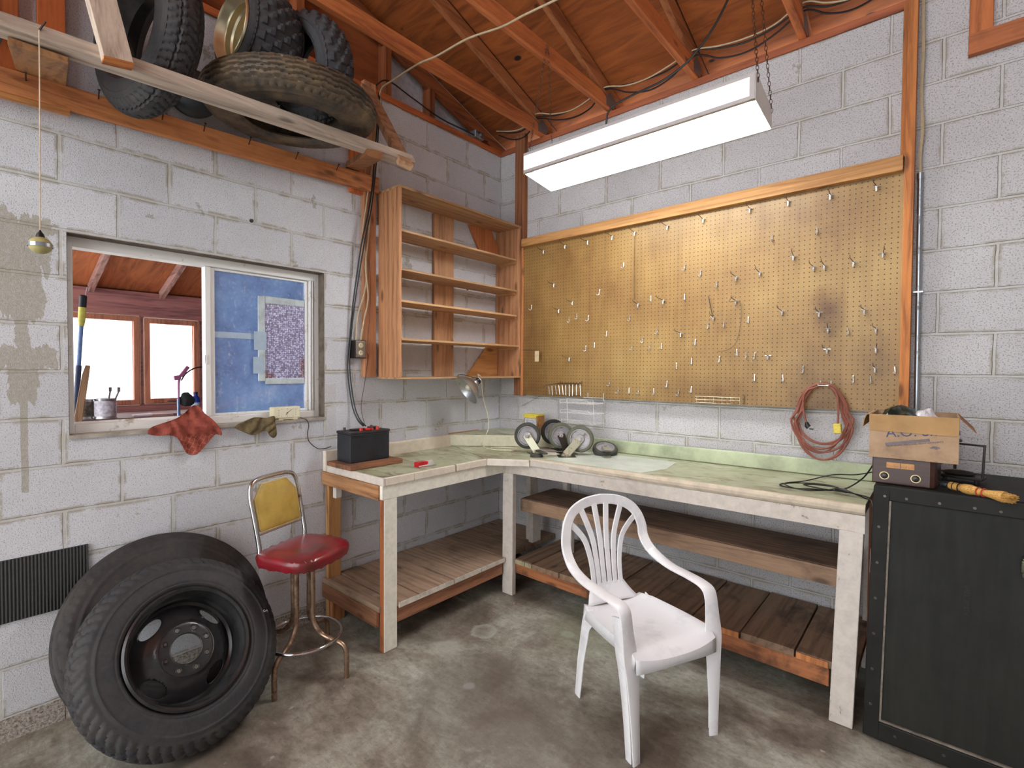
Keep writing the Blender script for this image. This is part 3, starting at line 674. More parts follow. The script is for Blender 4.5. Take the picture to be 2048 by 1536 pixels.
def far_win(n, y0, y1, z0, z1, t_=0.045):
    w = bpy.data.objects.new('window_%d' % n, None); COL.objects.link(w); w.location = (XF, (y0 + y1) / 2, z0); w['kind'] = 'structure'
    q = MB()
    for (a, c, d, e) in ((y0, z0, y0 + t_, z1), (y1 - t_, z0, y1, z1), (y0 + t_, z0, y1 - t_, z0 + t_), (y0 + t_, z1 - t_, y1 - t_, z1)): q.box(XF - 0.04, a, c, XF + 0.02, d, e)
    q.build('window_frame', redz, w, bevel=.003)
    q = MB()
    for (a, c, d, e) in ((y0 - .006, z0, y0, z1), (y1, z0, y1 + .01, z1), (y0, z1, y1, z1 + .01), (y0, z0 - .01, y1, z0)): q.box(XF, a, c, XF + 0.012, d, e)
    q.build('casing', plain('cream_casing', (232, 214, 190), .5), w)
    g = NT('clear_glass'); g.set(Roughness=.02, Alpha=.08); g.col((.9, .95, 1, 1))
    BOX(XF - 0.01, y0 + t_, z0 + t_, XF - 0.007, y1 - t_, z1 - t_).build('pane', g.m, w)
    MB().box(XF + .02, (y0 + y1) / 2 - .05, z0 + .012, XF + .035, (y0 + y1) / 2 + .05, z0 + .024).build('crank_handle', plain('pewter', (120, 110, 112), .35, .6), w, bevel=.002)
far_win(2, -2.62, -1.885, 1.185, 2.03); far_win(3, -1.845, -1.372, 1.19, 2.02)
# pale ground and sky-bright yard seen through those panes
struct(BOX(-14, -9, -0.4, XF - 0.5, 6, -0.3).build('floor', plain('yard', (214, 210, 200), .9), origin=(0, 0, 0)))

# bench under the far windows and what stands on it
bench2 = thing('window_bench', 'dark wooden bench seen through the window, under the far panes', 'workbench', (-2.6, -1.9, 0))
BOX(-2.98, -4.0, 1.08, -2.25, -0.72, 1.12).build('bench_top', wood((120, 92, 88), (70, 50, 50), 'Y'), bench2)
BOX(-2.30, -4.0, 0.98, -2.26, -0.72, 1.08).build('apron', wood((84, 66, 66), (50, 38, 40), 'Y'), bench2)
for y in (-3.9, -0.8):
    for x in (-2.95, -2.33): BOX(x, y, 0.0, x + .07, y + .07, 1.08).build('leg', redz, bench2)
def can(name, label, x, y, z, r, h, matb, matl, brushes=True, cat='can'):
    t = thing(name, label, cat, (x, y, z))
    M = Matrix.Translation((x, y, z))
    MB().lathe([(r * .93, 0.004), (r, 0), (r, 0.006), (r * .97, .01), (r * .97, h - .01), (r, h - .006), (r, h), (r * .9, h), (r * .88, h * .2), (0.001, h * .2)], 32, M).build('body', matb, t)
    MB().lathe([(r * .985, h * .12), (r * .985, h * .88)], 32, M).build('paper_label', matl, t)
    if brushes:
        for k, (dx, dy) in enumerate(((-.02, .01), (.025, .02))):
            q = MB(); q.tube([(x + dx, y + dy, z + h * .3), (x + dx * 2, y + dy * 4, z + h * 1.35)], .007, 6)
            q.box(x + dx * 2 - .006, y + dy * 4 - .010, z + h * 1.33, x + dx * 2 + .006, y + dy * 4 + .010, z + h * 1.55)
            q.build('brush', plain('dark_brush', (120, 108, 112), .6), t)
    return t
tin = dirty_metal('tin', (190, 190, 196), (120, 110, 96), .2, .3)
pl_lab = plain('label_pale', (206, 204, 214), .5, var=.25, scale=30)
can('paint_can', 'pale labelled paint can holding brushes, seen through the open window', -2.34, -2.27, 1.12, 0.075, 0.165, tin, pl_lab)
can('paint_can', 'dark patterned paint can left of the brush can, behind the wooden stake', -2.40, -2.40, 1.12, 0.065, 0.16, tin, plain('label_dark', (110, 100, 84), .5, var=.5, scale=22), False)
def bottle(name, label, x, y, z, r, h, mat, cap):
    t = thing(name, label, 'bottle', (x, y, z)); M = Matrix.Translation((x, y, z))
    MB().lathe([(.001, 0), (r, 0), (r, h * .62), (r * .9, h * .72), (r * .42, h * .82), (r * .42, h * .88), (.001, h * .88)], 24, M).build('body', mat, t)
    MB().lathe([(.001, h * .86), (r * .5, h * .86), (r * .5, h), (.001, h)], 20, M).build('cap', cap, t)
    MB().lathe([(r * 1.01, h * .18), (r * 1.01, h * .5)], 24, M).build('paper_label', plain('label_blue_white', (190, 206, 236), .4), t)
    return t
bottle('blue_bottle', 'blue plastic bottle with white label beside the open window jamb', -2.36, -1.60, 1.12, .036, .20, plain('blue_plastic', (22, 60, 170), .3), plain('navy', (16, 26, 80), .3))
# extendable pole, wooden stake
t = thing('extension_pole', 'long blue-grey pole with black and yellow grip leaning inside the left of the window', 'pole', (-0.6, -2.72, 0.0))
pa = Vector((-0.636, -2.788, 0.0)); pb = Vector((-0.6, -2.676, 1.93))
def pp(z): f = (z - pa.z) / (pb.z - pa.z); return pa + (pb - pa) * f
MB().tube([pp(0.0), pp(1.55)], .013, 10).build('lower_pole', plain('pole_dark', (50, 62, 92), .35), t)
MB().tube([pp(1.5), pp(1.78)], .010, 10).build('upper_pole', plain('pole_blue', (110, 140, 190), .3), t)
MB().tube([pp(1.76), pp(1.79), pp(1.86)], [.012, .016, .017], 12).build('yellow_grip', plain('yellow_grip', (214, 206, 96), .5), t)
MB().tube([pp(1.86), pp(1.92), pp(1.925)], [.0165, .0165, .012], 12).build('black_grip', plain('black_grip', (24, 24, 36), .5), t)
MB().tube([pp(1.92) + Vector((0, .008, 0)), pp(1.97) + Vector((0, .014, 0))], .002, 6).build('hook', tin, t)
o = MB().ribbon([(-0.42, -2.93, 0.0), (-0.42, -2.735, 1.25), (-0.42, -2.70, 1.50), (-0.42, -2.69, 1.55)], [(0.3, 1, 0)] * 4, [.034, .034, .028, .018], .018).build('wooden_stake', wood((176, 140, 108), (120, 90, 66), 'Z'))
tag(o, 'rounded wooden stake leaning inside the open window at left', 'stake')
# pipe stand with mauve spray gun and curled hose
t = thing('spray_gun_stand', 'steel pipe stand carrying a mauve spray gun in front of the far window', 'spray gun', (-1.2, -2.07, 0.0))
MB().lathe([(.001, .02), (.12, .015), (.13, 0), (.001, 0)], 32, Matrix.Translation((-1.2, -2.07, 0.0))).build('base', plain('steel_blue', (120, 140, 170), .3, .7), t)
MB().tube([(-1.2, -2.07, 0.02), (-1.2, -2.068, 1.32)], .011, 10).build('pipe', plain('steel_blue', (120, 140, 170), .3, .7), t)
MB().tube([(-1.2, -2.068, 1.30), (-1.2, -2.066, 1.44), (-1.2, -2.055, 1.49)], [.006, .008, .010], 10).build('nozzle', plain('mauve', (178, 108, 148), .4), t)
MB().obox((-1.2, -2.075, 1.47), (0, 1, .2), (1, 0, 0), (0, -.2, 1), .02, .012, .016).obox((-1.2, -2.03, 1.515), (0, .7, 1), (1, 0, 0), (0, 1, -.7), .042, .010, .012).build('gun_body', plain('mauve', (178, 108, 148), .4), t, bevel=.004)
MB().tube(spline([(-1.2, -2.05, 1.45), (-1.2, -2.02, 1.50), (-1.2, -1.96, 1.54), (-1.2, -1.88, 1.55)], 6), .005, 8).build('hose', black_w, t)
o = MB().sphere((-1.22, -2.0, 1.325), .045, 10, (.7, 1, 1.1)).warp(lambda v: (v.x, v.y + .02 * nz(v.x, v.y, v.z, 30), v.z + .02 * nz(v.y, v.z, v.x, 30))).warp(lambda v: (v.x + .01, v.y - .015, v.z - .012)).build('paint_cup', plain('dark_rag', (40, 44, 46), .8), t, label='dark rag-wrapped paint cup')
for i, (y, s) in enumerate(((-2.02, .07), (-1.86, .10), (-1.74, .06))):
    o = MB().box(-2.30 - s, y - s, 1.12, -2.30, y + s, 1.135).warp(lambda v: (v.x, v.y, v.z + .015 * nz(v.x * 9, v.y * 9, 3))).build('paper_scrap', plain('paper%d' % i, [(226, 214, 226), (206, 160, 160), (220, 214, 226)][i], .7), bevel=.002)
    tag(o, ['white crumpled paper on the bench beyond the window', 'pink folded paper on the bench beyond the window', 'pale paper beside the blue bottle beyond the window'][i], 'paper')

# clock on the sill with its cord
ivory = plain('ivory', (226, 218, 180), .45, var=.04)
t = thing('electric_clock', 'cream rectangular electric clock standing on the window sill', 'clock', (0.02, -1.86, 1.242))
BOX(-0.045, -1.945, 1.252, 0.012, -1.785, 1.318).build('case', ivory, t, bevel=.006)
MB().box(-0.03, -1.915, 1.242, 0.016, -1.89, 1.254).box(-0.03, -1.83, 1.242, 0.016, -1.805, 1.254).box(-0.01, -1.91, 1.246, 0.014, -1.82, 1.252).build('base', ivory, t)
BOX(0.0122, -1.938, 1.257, 0.0135, -1.792, 1.313).build('dial', plain('dial', (236, 232, 206), .5, var=.03), t)
b = MB()
Mx = Matrix(((0, 0, 1, 0.0138), (1, 0, 0, 0), (0, 1, 0, 0), (0, 0, 0, 1)))
for k in range(12):
    a = k * pi / 6; n_ = str(12 if k == 0 else k)
    q = text_mb(n_, .009, Matrix.Translation((0, -1.865 + .05 * max(-1, min(1, 1.35 * math.sin(a))), 1.282 + .021 * max(-1, min(1, 1.35 * math.cos(a))))) @ Mx, .0002)
    b.add(q.v, q.f)
b.build('numerals', plain('dark_gold', (110, 84, 44), .5), t)
MB().beam((.0148, -1.865, 1.285), (.0148, -1.838, 1.303), .0022, .0006, (0, 1, -1)).beam((.0148, -1.865, 1.285), (.0148, -1.873, 1.273), .003, .0006, (0, 1, 0)).tube([(.0148, -1.865, 1.285), (.016, -1.865, 1.285)], .003, 8).build('hands', plain('dark_gold', (110, 84, 44), .5), t)
wire('clock_cord', [(0.005, -1.785, 1.25), (0.012, -1.75, 1.235), (0.012, -1.735, 1.2), (0.010, -1.742, 1.15), (0.010, -1.73, 1.10), (0.012, -1.68, 1.055), (0.014, -1.63, 1.05), (0.03, -1.60, 1.06)], .0028, brown_w, 'thin brown cord hanging from the clock to the bench splashback')

# cloths on the sill
def cloth(name, label, outline, mat, xf, sp=.011, th=.004):
    V, F = cdt(outline, [], sp)
    mb = MB(); mb.add([(xf(p[0], p[1]), p[0], p[1]) for p in V], F, True)
    o = mb.build(name, mat, solid=th); tag(o, label, 'cloth')
    sd = o.modifiers.new('s', 'SUBSURF'); sd.levels = 1; sd.render_levels = 1
    return o
def rx(y, z):
    w = 0.028 + .022 * nz(y * 11, z * 7, 1.3) + .014 * nz(y * 30, z * 16, 5)
    w += .016 * abs(math.sin((y * 1.6 + z) * 34 + 2.2 * nz(y, z, 0, 9)))
    if z > 1.25: w -= (z - 1.25) * .55
    return max(w, .016 if z < 1.25 else -.06)
cloth('red_cloth', 'rust red woven cloth draped over the sill under the open window', [(-2.545, 1.222), (-2.55, 1.243), (-2.52, 1.262), (-2.44, 1.283), (-2.40, 1.30), (-2.36, 1.34), (-2.335, 1.352), (-2.31, 1.345), (-2.30, 1.305), (-2.27, 1.285), (-2.245, 1.25), (-2.225, 1.205), (-2.222, 1.186), (-2.235, 1.190), (-2.25, 1.202), (-2.268, 1.18), (-2.30, 1.145), (-2.335, 1.108), (-2.362, 1.10), (-2.388, 1.112), (-2.405, 1.15), (-2.425, 1.20), (-2.46, 1.215), (-2.51, 1.212)],
      None, rx)
def red_cloth_mat():
    t = NT('red_cloth'); c = t.new('TexCoord').outputs['Object']; sx = t.new('SeparateXYZ'); t.link(c, sx.inputs[0])
    m = t.new('Mapping'); m.inputs['Rotation'].default_value = (math.radians(25), 0, 0); t.link(c, m.inputs[0]); s2 = t.new('SeparateXYZ'); t.link(m.outputs[0], s2.inputs[0])
    cb = t.new('CombineXYZ'); t.link(s2.outputs['Z'], cb.inputs[0]); t.link(s2.outputs['Y'], cb.inputs[1])
    br = t.new('TexBrick'); t.link(cb.outputs[0], br.inputs[0]); br.inputs['Scale'].default_value = 1; br.inputs['Brick Width'].default_value = .034; br.inputs['Row Height'].default_value = .02; br.inputs['Mortar Size'].default_value = .0009
    n = t.noise(c, 30, 5, .7); base = t.ramp(n, [(.3, srgb((112, 48, 40))), (.7, srgb((170, 84, 66)))])
    low = t.math('LESS_THAN', sx.outputs['Z'], .10)
    t.col(t.mix(t.math('MULTIPLY', t.math('MULTIPLY', br.outputs[1], low), .8), base, srgb((206, 130, 106)))); t.set(Roughness=.9); t.bump(t.noise(c, 260, 2, .5), .4, .002); return t.m
bpy.data.objects['red_cloth'].data.materials.append(red_cloth_mat())
cloth('brown_cloth', 'crumpled olive brown cloth on the sill left of the clock', [(-2.165, 1.222), (-2.15, 1.236), (-2.09, 1.262), (-2.06, 1.272), (-2.02, 1.268), (-1.99, 1.262), (-1.96, 1.272), (-1.945, 1.272), (-1.948, 1.24), (-1.94, 1.20), (-1.938, 1.16), (-1.95, 1.147), (-1.975, 1.155), (-1.99, 1.182), (-2.0, 1.20), (-2.04, 1.178), (-2.08, 1.175), (-2.12, 1.20)],
      plain('olive_cloth', (112, 96, 66), .9, var=.3, scale=26, bump=.5), lambda y, z: max(.016, .028 + .022 * nz(y * 14, z * 10, 7) + .014 * abs(math.sin((y - z) * 50 + 3 * nz(y, z, 2, 12))) - max(0, z - 1.25) * .6), sp=.009)

# wall mat
def matm():
    t = NT('ribbed_mat'); c = t.coord(); w = t.new('TexWave', wave_type='BANDS', bands_direction='Y'); w.inputs['Scale'].default_value = 28; w.inputs['Distortion'].default_value = .3; t.link(c, w.inputs[0])
    n = t.noise(c, 90, 3, .6); t.col(t.ramp(t.math('MULTIPLY_ADD', w.outputs[1], .6, t.math('MULTIPLY', n, .4)), [(.3, srgb((22, 22, 23))), (.75, srgb((62, 62, 62)))])); t.set(Roughness=.55); t.bump(w.outputs[1], .6, .004); return t.m
o = BOX(0.001, -3.3, 0.496, 0.012, -2.768, 0.752).build('rubber_mat', matm()); tag(o, 'black ribbed rubber mat strip fixed low on the left wall', 'mat')
# ball on a string
t = thing('hanging_ball', 'yellowish ball with metal band hanging on a string left of the window', 'ball', (0.63, -2.97, 1.90))
cs = Vector((0.63, -2.977, 1.938))
MB().tube(spline([(0.615, -2.970, 2.642), (0.628, -2.972, 2.5), (0.629, -2.974, 2.3), (0.63, -2.977, 1.985)], 6), .0018, 6).build('string', plain('string', (206, 186, 160), .9), t)
MB().sphere(cs, .031, 12, (1, 1, .9)).build('ball', plain('old_ball', (176, 166, 112), .45, var=.12, scale=20), t)
MB().lathe([(.0322, -.006), (.0322, .006)], 32, Matrix.Translation(cs)).build('metal_band', plain('band', (170, 178, 186), .25, .9), t)
MB().lathe([(.012, .026), (.010, .036), (.004, .044), (.002, .05)], 16, Matrix.Translation(cs)).build('cap', plain('dark_metal', (60, 60, 62), .4, .8), t)
# screws / eyes in the wall
def eye(label, c, nrm, name='wall_fixture'):
    t = thing(name, label, 'wall fixture', c)
    MB().lathe([(.0005, .002), (.017, .002), (.017, 0)], 20, frame(c, nrm)).build('plate', plain('white_plate', (210, 210, 210), .4), t)
    MB().lathe([(.0005, .012), (.008, .012), (.010, .003), (.011, .0)], 16, frame(c, nrm)).build('boss', plain('dark_metal', (60, 60, 62), .4, .8), t)
eye('small round fixture with dark centre on the wall above the window', (0.001, -2.055, 2.345), (1, 0, 0))
eye('small round fixture on the wall behind the shelf unit', (0.001, -0.40, 2.18), (1, 0, 0))

# ================================================================ TIRE RACK
b = MB(); b.prism([(-3.3, 2.605), (-1.282, 2.685), (-1.282, 2.785), (-3.3, 2.700)], 'X', 0.040, 0.078)
rack = thing('tire_rack', 'overhead rack of an orange wall ledger and a weathered outer board holding tires', 'rack', (0.2, -2.2, 2.6))
b.build('ledger', wood((204, 132, 80), (138, 78, 42), 'Y', stain=.25), rack, bevel=.003)
MB().prism([(-3.3, 2.59), (-2.815, 2.605), (-2.815, 2.632), (-3.3, 2.62)], 'X', 0.040, 0.070).build('ledger_block', wood((196, 134, 76), (128, 74, 40), 'Y'), rack, bevel=.002)
gy = wood((206, 190, 174), (150, 132, 118), 'Y')
b = MB(); b.prism([(-3.3, 2.604), (-1.46, 2.697), (-1.405, 2.702), (-1.402, 2.718), (-1.43, 2.741), (-3.3, 2.650)], 'X', 0.515, 0.605)
b.build('outer_board', gy, rack, bevel=.003)
bx = wood((150, 98, 58), (98, 60, 36), 'X')
MB().beam((0.045, -1.455, 2.812), (0.600, -1.675, 2.668), 0.085, 0.040, (0, 1, 0)).build('joist', bx, rack, bevel=.002)
b = MB(); b.beam((0.045, -2.90, 2.735), (0.560, -2.965, 2.600), 0.15, 0.022, (0, 1, 0)); b.build('joist', wood((158, 112, 70), (104, 68, 40), 'X'), rack, bevel=.002)
MB().beam((0.630, -1.495, 2.655), (0.045, -1.355, 3.34), 0.085, 0.036, (0, 1, 0)).build('brace', wood((190, 150, 116), (132, 94, 66), 'Z'), rack, bevel=.002)
MB().beam((0.625, -2.765, 2.628), (0.485, -2.905, 3.42), 0.088, 0.040, (0, 1, 0)).build('brace', wood((204, 188, 172), (156, 138, 122), 'Z'), rack, bevel=.002)
MB().beam((0.6262, -2.7638, 2.6215), (0.6250, -2.765, 2.6278), 0.0885, 0.0405, (0, 1, 0)).build('cut_end', wood((206, 128, 64), (150, 84, 40), 'Y'), rack)
nail_m = plain('rusty_nail', (70, 44, 36), .6, .5)
for y, z in ((-2.951, 2.68), (-2.722, 2.70), (-2.486, 2.700), (-2.31, 2.71), (-2.095, 2.718), (-1.84, 2.722), (-1.587, 2.735)):
    MB().tube([(0.07, y, z), (0.112, y - .004, z + .030)], .0026, 6).tube([(0.112, y - .004, z + .030), (0.1135, y - .0042, z + .0315)], .006, 8).build('nail', nail_m, rack)
MB().tube([(0.60, -2.972, 2.640), (0.625, -2.955, 2.672)], .003, 6).build('nail', nail_m, rack)

# ---------------------------------------------------------------- tires
def tire_profile(R, r, w, n_t=14, round_=.04):
    """closed section: outer tread, shoulders, sidewalls, bead, inside"""
    P = []; h = w / 2; k = w * .36
    for i in range(n_t + 1):
        s = -1 + 2 * i / n_t; P.append((R - round_ * (abs(s) ** 2.6), s * k * 1.12, 't', s))
    side = []
    for i in range(1, 22):
        t = i / 22; rr = (R - round_) + (r - (R - round_)) * t
        hh = (k * 1.12) + (h - k * 1.12) * math.sin(pi * min(1, t * 1.15) * .5) if t < .75 else h - (h * .16) * ((t - .75) / .25)
        side.append((rr, hh, 's', t))
    bead = [(r, h * .80, 'b', 0), (r + .006, h * .68, 'b', 0), (r + .02, h * .72, 'i', 0)]
    inner = [(r + (R - r) * .5, h * .86, 'i', 0), (R - .03 - round_ * .8, k * .95, 'i', 0), (R - .022, 0, 'i', 0)]
    up_ = side + bead + inner
    dn = [(a, -b, c, d) for (a, b, c, d) in (side + bead + inner[:-1])][::-1]
    return P + up_ + dn
def tread_depth(kind, th, s, R):
    if kind == 'zigzag':
        z = 0
        for q in (-.62, -.3, 0.02, .34, .66):
            off = .045 * (abs(((th * 26 / (2 * pi)) % 1) * 2 - 1) - .5) * 2
            d = abs(s - q - off)
            if d < .06: z = 1
        if abs(s) > .86 and ((th * 64 / (2 * pi)) % 1) < .35: z = .9
        return z * .010
    if kind == 'lug':
        u = (th * 58 / (2 * pi) + abs(s) * 1.2) % 1
        if abs(s) < .12: return .007 if ((th * 58 / (2 * pi)) % 1) < .2 else .0
        if .45 < abs(s) < .53: return .009
        return .007 if u < .34 else 0
    if kind == 'knob':
        a = (th * 20 / (2 * pi)); row = int((s + 1) / 2 * 5.999); u = (a + .5 * (row % 2)) % 1; v = ((s + 1) / 2 * 6) % 1
        return 0 if (u < .42 + .14 * math.sin(v * 6) and .14 < v < .82) else .012
    return .004 if int((s + 1) * 6) % 3 == 0 else 0
def make_tire(R, r, w, kind, mat, parent, segs=240, nt=24, name='tire_casing', M=None, ribs=True):
    pr = tire_profile(R, r, w, nt)
    def mod(t, i, rr, h):
        k = pr[i][2]; s = pr[i][3]
        if k == 't': rr -= tread_depth(kind, t, s, R)
        elif k == 's':
            if s < .13 and kind == 'knob' and ((t * 46 / (2 * pi)) % 1) < .34: rr -= .004
            if ribs and (.22 < s < .30 or .84 < s < .92): h += .0035 * (1 if h > 0 else -1)
        return rr, h
    mb = MB().lathe([(p[0], p[1]) for p in pr], segs, M, closed=True, mod=mod)
    return mb.build(name, mat, parent)

def steel_wheel(parent, R, depth_front, mat, hubmat, M):
    """dished steel truck wheel: lipped rim, disc with hand holes, bolt ring and hub bore"""
    rim = [(R + .010, .062), (R + .012, .070), (R + .004, .076), (R - .006, .070), (R - .010, .055), (R - .020, .045), (R - .026, .010), (R - .028, -.02), (R - .040, -.03), (R - .040, -.055), (R - .012, -.062), (R + .008, -.070), (R + .010, -.064),
           (R - .008, -.056), (R - .034, -.050), (R - .034, -.028), (R - .020, -.018), (R - .016, .012), (R - .008, .046), (R - .002, .058)]
    MB().lathe(rim, 96, M, closed=True).build('rim', mat, parent)
    Rd = R - .027
    outer = [(Rd * math.cos(2 * pi * i / 96), Rd * math.sin(2 * pi * i / 96)) for i in range(96)]
    holes = [[(.059 * math.cos(-2 * pi * i / 40), .059 * math.sin(-2 * pi * i / 40)) for i in range(40)]]
    for k in range(8):
        a = k * pi / 4 + .2; cx_, cy_ = .084 * math.cos(a), .084 * math.sin(a)
        if k in (1, 2): continue
        holes.append([(cx_ + .0085 * math.cos(-2 * pi * i / 16), cy_ + .0085 * math.sin(-2 * pi * i / 16)) for i in range(16)])
    for k in range(4):
        a = k * pi / 2 + .62; c_ = Rd * .80
        H = []
        for i in range(28):
            t = -2 * pi * i / 28; x = c_ + .024 * math.cos(t); y = .050 * math.sin(t)
            H.append((x * math.cos(a) - y * math.sin(a), x * math.sin(a) + y * math.cos(a)))
        holes.append(H)
    V, F = cdt(outer, holes, .009)
    def zz(r):
        if r < .106: return .022
        if r < .116: return .022 - (r - .106) / .010 * .010
        t = (r - .116) / (Rd - .116); return .012 - .052 * t ** 1.3
    mb = MB(); mb.add([M @ Vector((p[0], p[1], zz(p.length))) for p in V], F, True)
    mb.build('wheel_disc', mat, parent, solid=.004)
    for k in range(8):
        a = k * pi / 4 + .2; b = MB()
        Mk = M @ Matrix.Translation((.084 * math.cos(a), .084 * math.sin(a), .0245))
        b.lathe([(.009, 0), (.0115, .0015), (.013, 0)], 20, Mk)
        if k in (1, 2): b.lathe([(.0001, .004), (.006, .004), (.0085, 0)], 16, Mk)
        b.build('bolt_seat', hubmat, parent)
    MB().lathe([(.0595, .0245), (.061, .0262), (.063, .0245)], 48, M).lathe([(.104, .0245), (.106, .0262), (.108, .0238)], 64, M).build('hub_ring', hubmat, parent)

rub1 = rubber('rubber_dark', (52, 53, 56), (96, 86, 70), .3)
rub2 = rubber('rubber_dusty', (66, 62, 58), (146, 122, 92), .8)
rub3 = rubber('rubber_atv', (62, 64, 68), (92, 84, 74), .25)
blackpaint = plain('black_wheel', (60, 60, 61), .24, .45, var=.2, scale=14)
hubm = plain('hub_ring', (70, 62, 62), .4, .4, var=.25, scale=30)
# front wheel leaning on the one behind
az, el = 0.1296, 0.5812
nrm = Vector((math.cos(az) * math.cos(el), math.sin(az) * math.cos(el), math.sin(el)))
cF = Vector((.4712, -2.5307, .3855 * math.cos(el) + .03 * math.sin(el) + .008))
MF = frame(cF, nrm)
t = thing('truck_wheel', 'black steel truck wheel with tire leaning against a bare tire by the wall', 'tire', (cF.x, cF.y, 0))
make_tire(.388, .240, .150, 'lug', rub1, t, 276, 26, M=MF)
steel_wheel(t, .228, 0, blackpaint, hubm, MF @ Matrix.Translation((0, 0, .002)))
q = text_mb('S', .030, frame(cF + nrm * .0, nrm) @ Matrix.Rotation(math.radians(183), 4, 'Z') @ Matrix.Translation((0, .320, .074)) @ Matrix.Rotation(math.radians(-30), 4, 'Z'), .0002)
q.build('chalk_mark', plain('chalk', (200, 200, 200), .8), t)
# rear bare tire
az, el = 0.09, 0.553
nrm = Vector((math.cos(az) * math.cos(el), math.sin(az) * math.cos(el), math.sin(el)))
cR = Vector((.2557, -2.5141, .4183 * math.cos(el) + .03 * math.sin(el) + .008))
t = thing('bare_tire', 'bare black tire leaning on the block wall behind the steel wheel', 'tire', (cR.x, cR.y, 0))
make_tire(.420, .235, .128, 'zigzag', rubber('rubber_rear', (52, 50, 50), (92, 82, 72), .3), t, 200, 22, M=frame(cR, nrm))

# tires up on the rack
def upright(name, label, c, n_, R, r, w, kind, mat, rim=None):
    t = thing(name, label, 'tire', (c[0], c[1], c[2] - R), 'tires on the overhead rack' if False else None)
    M = frame(c, n_)
    make_tire(R, r, w, kind, mat, t, 240, 24, M=M)
    if rim: rim(t, M, r, w)
    return t
def gold_rim(t, M, r, w):
    g = NT('gold_rim'); g.col(srgb((222, 212, 178))); g.set(Metallic=.85, Roughness=.3)
    p = [(r + .012, w * .50), (r + .004, w * .53), (r - .004, w * .48), (r - .008, w * .40), (r - .016, w * .37), (r - .016, w * .28), (r - .024, w * .25), (r - .024, w * .14), (r - .032, w * .10), (r - .032, -w * .1), (r - .02, -w * .3), (r + .01, -w * .5)]
    MB().lathe(p, 64, M).build('rim', g.m, t, solid=.003)
    MB().lathe([(r - .030, -w * .05), (r * .55, -w * .08), (r * .5, -w * .0), (.03, 0), (.03, -.01)], 48, M).build('wheel_disc', g.m, t, solid=.003)
upright('rack_tire', 'large tire with steel rim standing at the left end of the rack, tread facing right', (0.315, -2.60, 2.925), (0.24, -1.0, 0.04), .325, .20, .17, 'knob' if False else 'lug', rub1,
        lambda t, M, r, w: MB().lathe([(r + .004, w * .44), (r - .006, w * .40), (r - .012, w * .25), (r - .03, 0), (r - .012, -w * .25), (r + .004, -w * .44)], 48, M).build('rim', blackpaint, t, solid=.003))
upright('rack_tire', 'knobbly wide tire with a gold rim standing on the rack', (0.262, -2.117, 3.158), (0.10, -1.0, 0.06), .245, .150, .275, 'knob', rub3, gold_rim)
upright('rack_tire', 'knobbly tire without visible rim, rightmost upright tire on the rack', (0.305, -1.875, 3.125), (0.225, -1, -.19), .268, .15, .22, 'knob', rub3)
cD = Vector((0.412, -2.02, 2.835)); nD = Vector((0.04, -0.045, 1.0)).normalized()
t = thing('rack_tire', 'dusty tire lying flat on the rack in front of the upright ones', 'tire', (cD.x, cD.y, 2.79))
make_tire(.402, .225, .165, 'zigzag', rub2, t, 260, 30, M=frame(cD, nD))
upright('rack_tire', 'tire cut off by the top left corner of the photo, above the rack board', (0.24, -3.16, 3.02), (0.2, -0.98, 0), .27, .15, .2, 'knob', rub1)
t = thing('dark_hubcap', 'dark curved metal piece between the flat tire and the left upright tire', 'hubcap', (0.14, -2.36, 2.72))
MB().lathe([(.105, -.02), (.11, 0), (.10, .012), (.06, .022), (.03, .025), (.001, .025)], 40, frame((0.10, -2.36, 2.87), (0.85, -0.45, -0.1))).build('dish', plain('dark_dish', (52, 52, 54), .45, .4, var=.25, scale=9), t, solid=.004)
for i in range(3):
    o = BOX(0.30 + .07 * i, -3.35, 2.660 - .012 * i, 0.35 + .07 * i, -3.045, 2.684 - .012 * i).build('dark_bar', plain('dark_bar', (30, 30, 32), .6), bevel=.003)
    tag(o, ['dark rubber bar nearest the wall', 'middle dark rubber bar', 'outermost dark rubber bar'][i] + ' at the left end of the tire rack', 'bar', 'dark bars at the left end of the rack')

# ================================================================ SHELF UNIT
wy = wood((192, 152, 110), (150, 112, 78), 'Y'); wzz = wood((186, 134, 94), (140, 94, 62), 'Z'); wfront = wood((200, 146, 92), (150, 98, 56), 'Z')
su = thing('shelf_unit', 'open plywood shelf unit hung in the corner of the block walls', 'shelf', (0.13, -0.66, 1.487))
D0, D1, YL, YR = 0.003, 0.265, -1.262, -0.045
BOX(0.041, YL, 1.487, D1, YL + .019, 2.69).build('side_panel', wzz, su, bevel=.0015)
BOX(D0, YR - .019, 1.487, D1, YR, 2.69).build('side_panel', wzz, su, bevel=.0015)
BOX(0.02, YL, 2.690, D1 + .002, YR, 2.706).build('top_panel', wy, su, bevel=.0015)
BOX(0.02, YL, 1.475, D1 + .002, YR, 1.487).build('bottom_panel', wy, su, bevel=.0015)
for z, e in ((2.432, .055), (2.185, .032), (1.983, .035), (1.738, .0)):
    BOX(0.03, YL + .0195, z - .014, D1 - .008 if e else D1 + .003, YR - .0195 - e * .6, z).build('shelf', wy, su, bevel=.0015)
    BOX(0.05, YR - .036, z - .032, D1 - .035, YR - .0195, z - .0145).build('cleat', wood((190, 140, 90), (140, 90, 50), 'X'), su, bevel=.001)
    BOX(0.05, YL + .0195, z - .032, D1 - .035, YL + .036, z - .0145).build('cleat', wood((190, 140, 90), (140, 90, 50), 'X'), su, bevel=.001)
BOX(0.002, -0.765, 1.488, 0.0285, -0.572, 2.689).build('back_board', wood((208, 160, 120), (160, 112, 78), 'Z', stain=.15), su, bevel=.002)
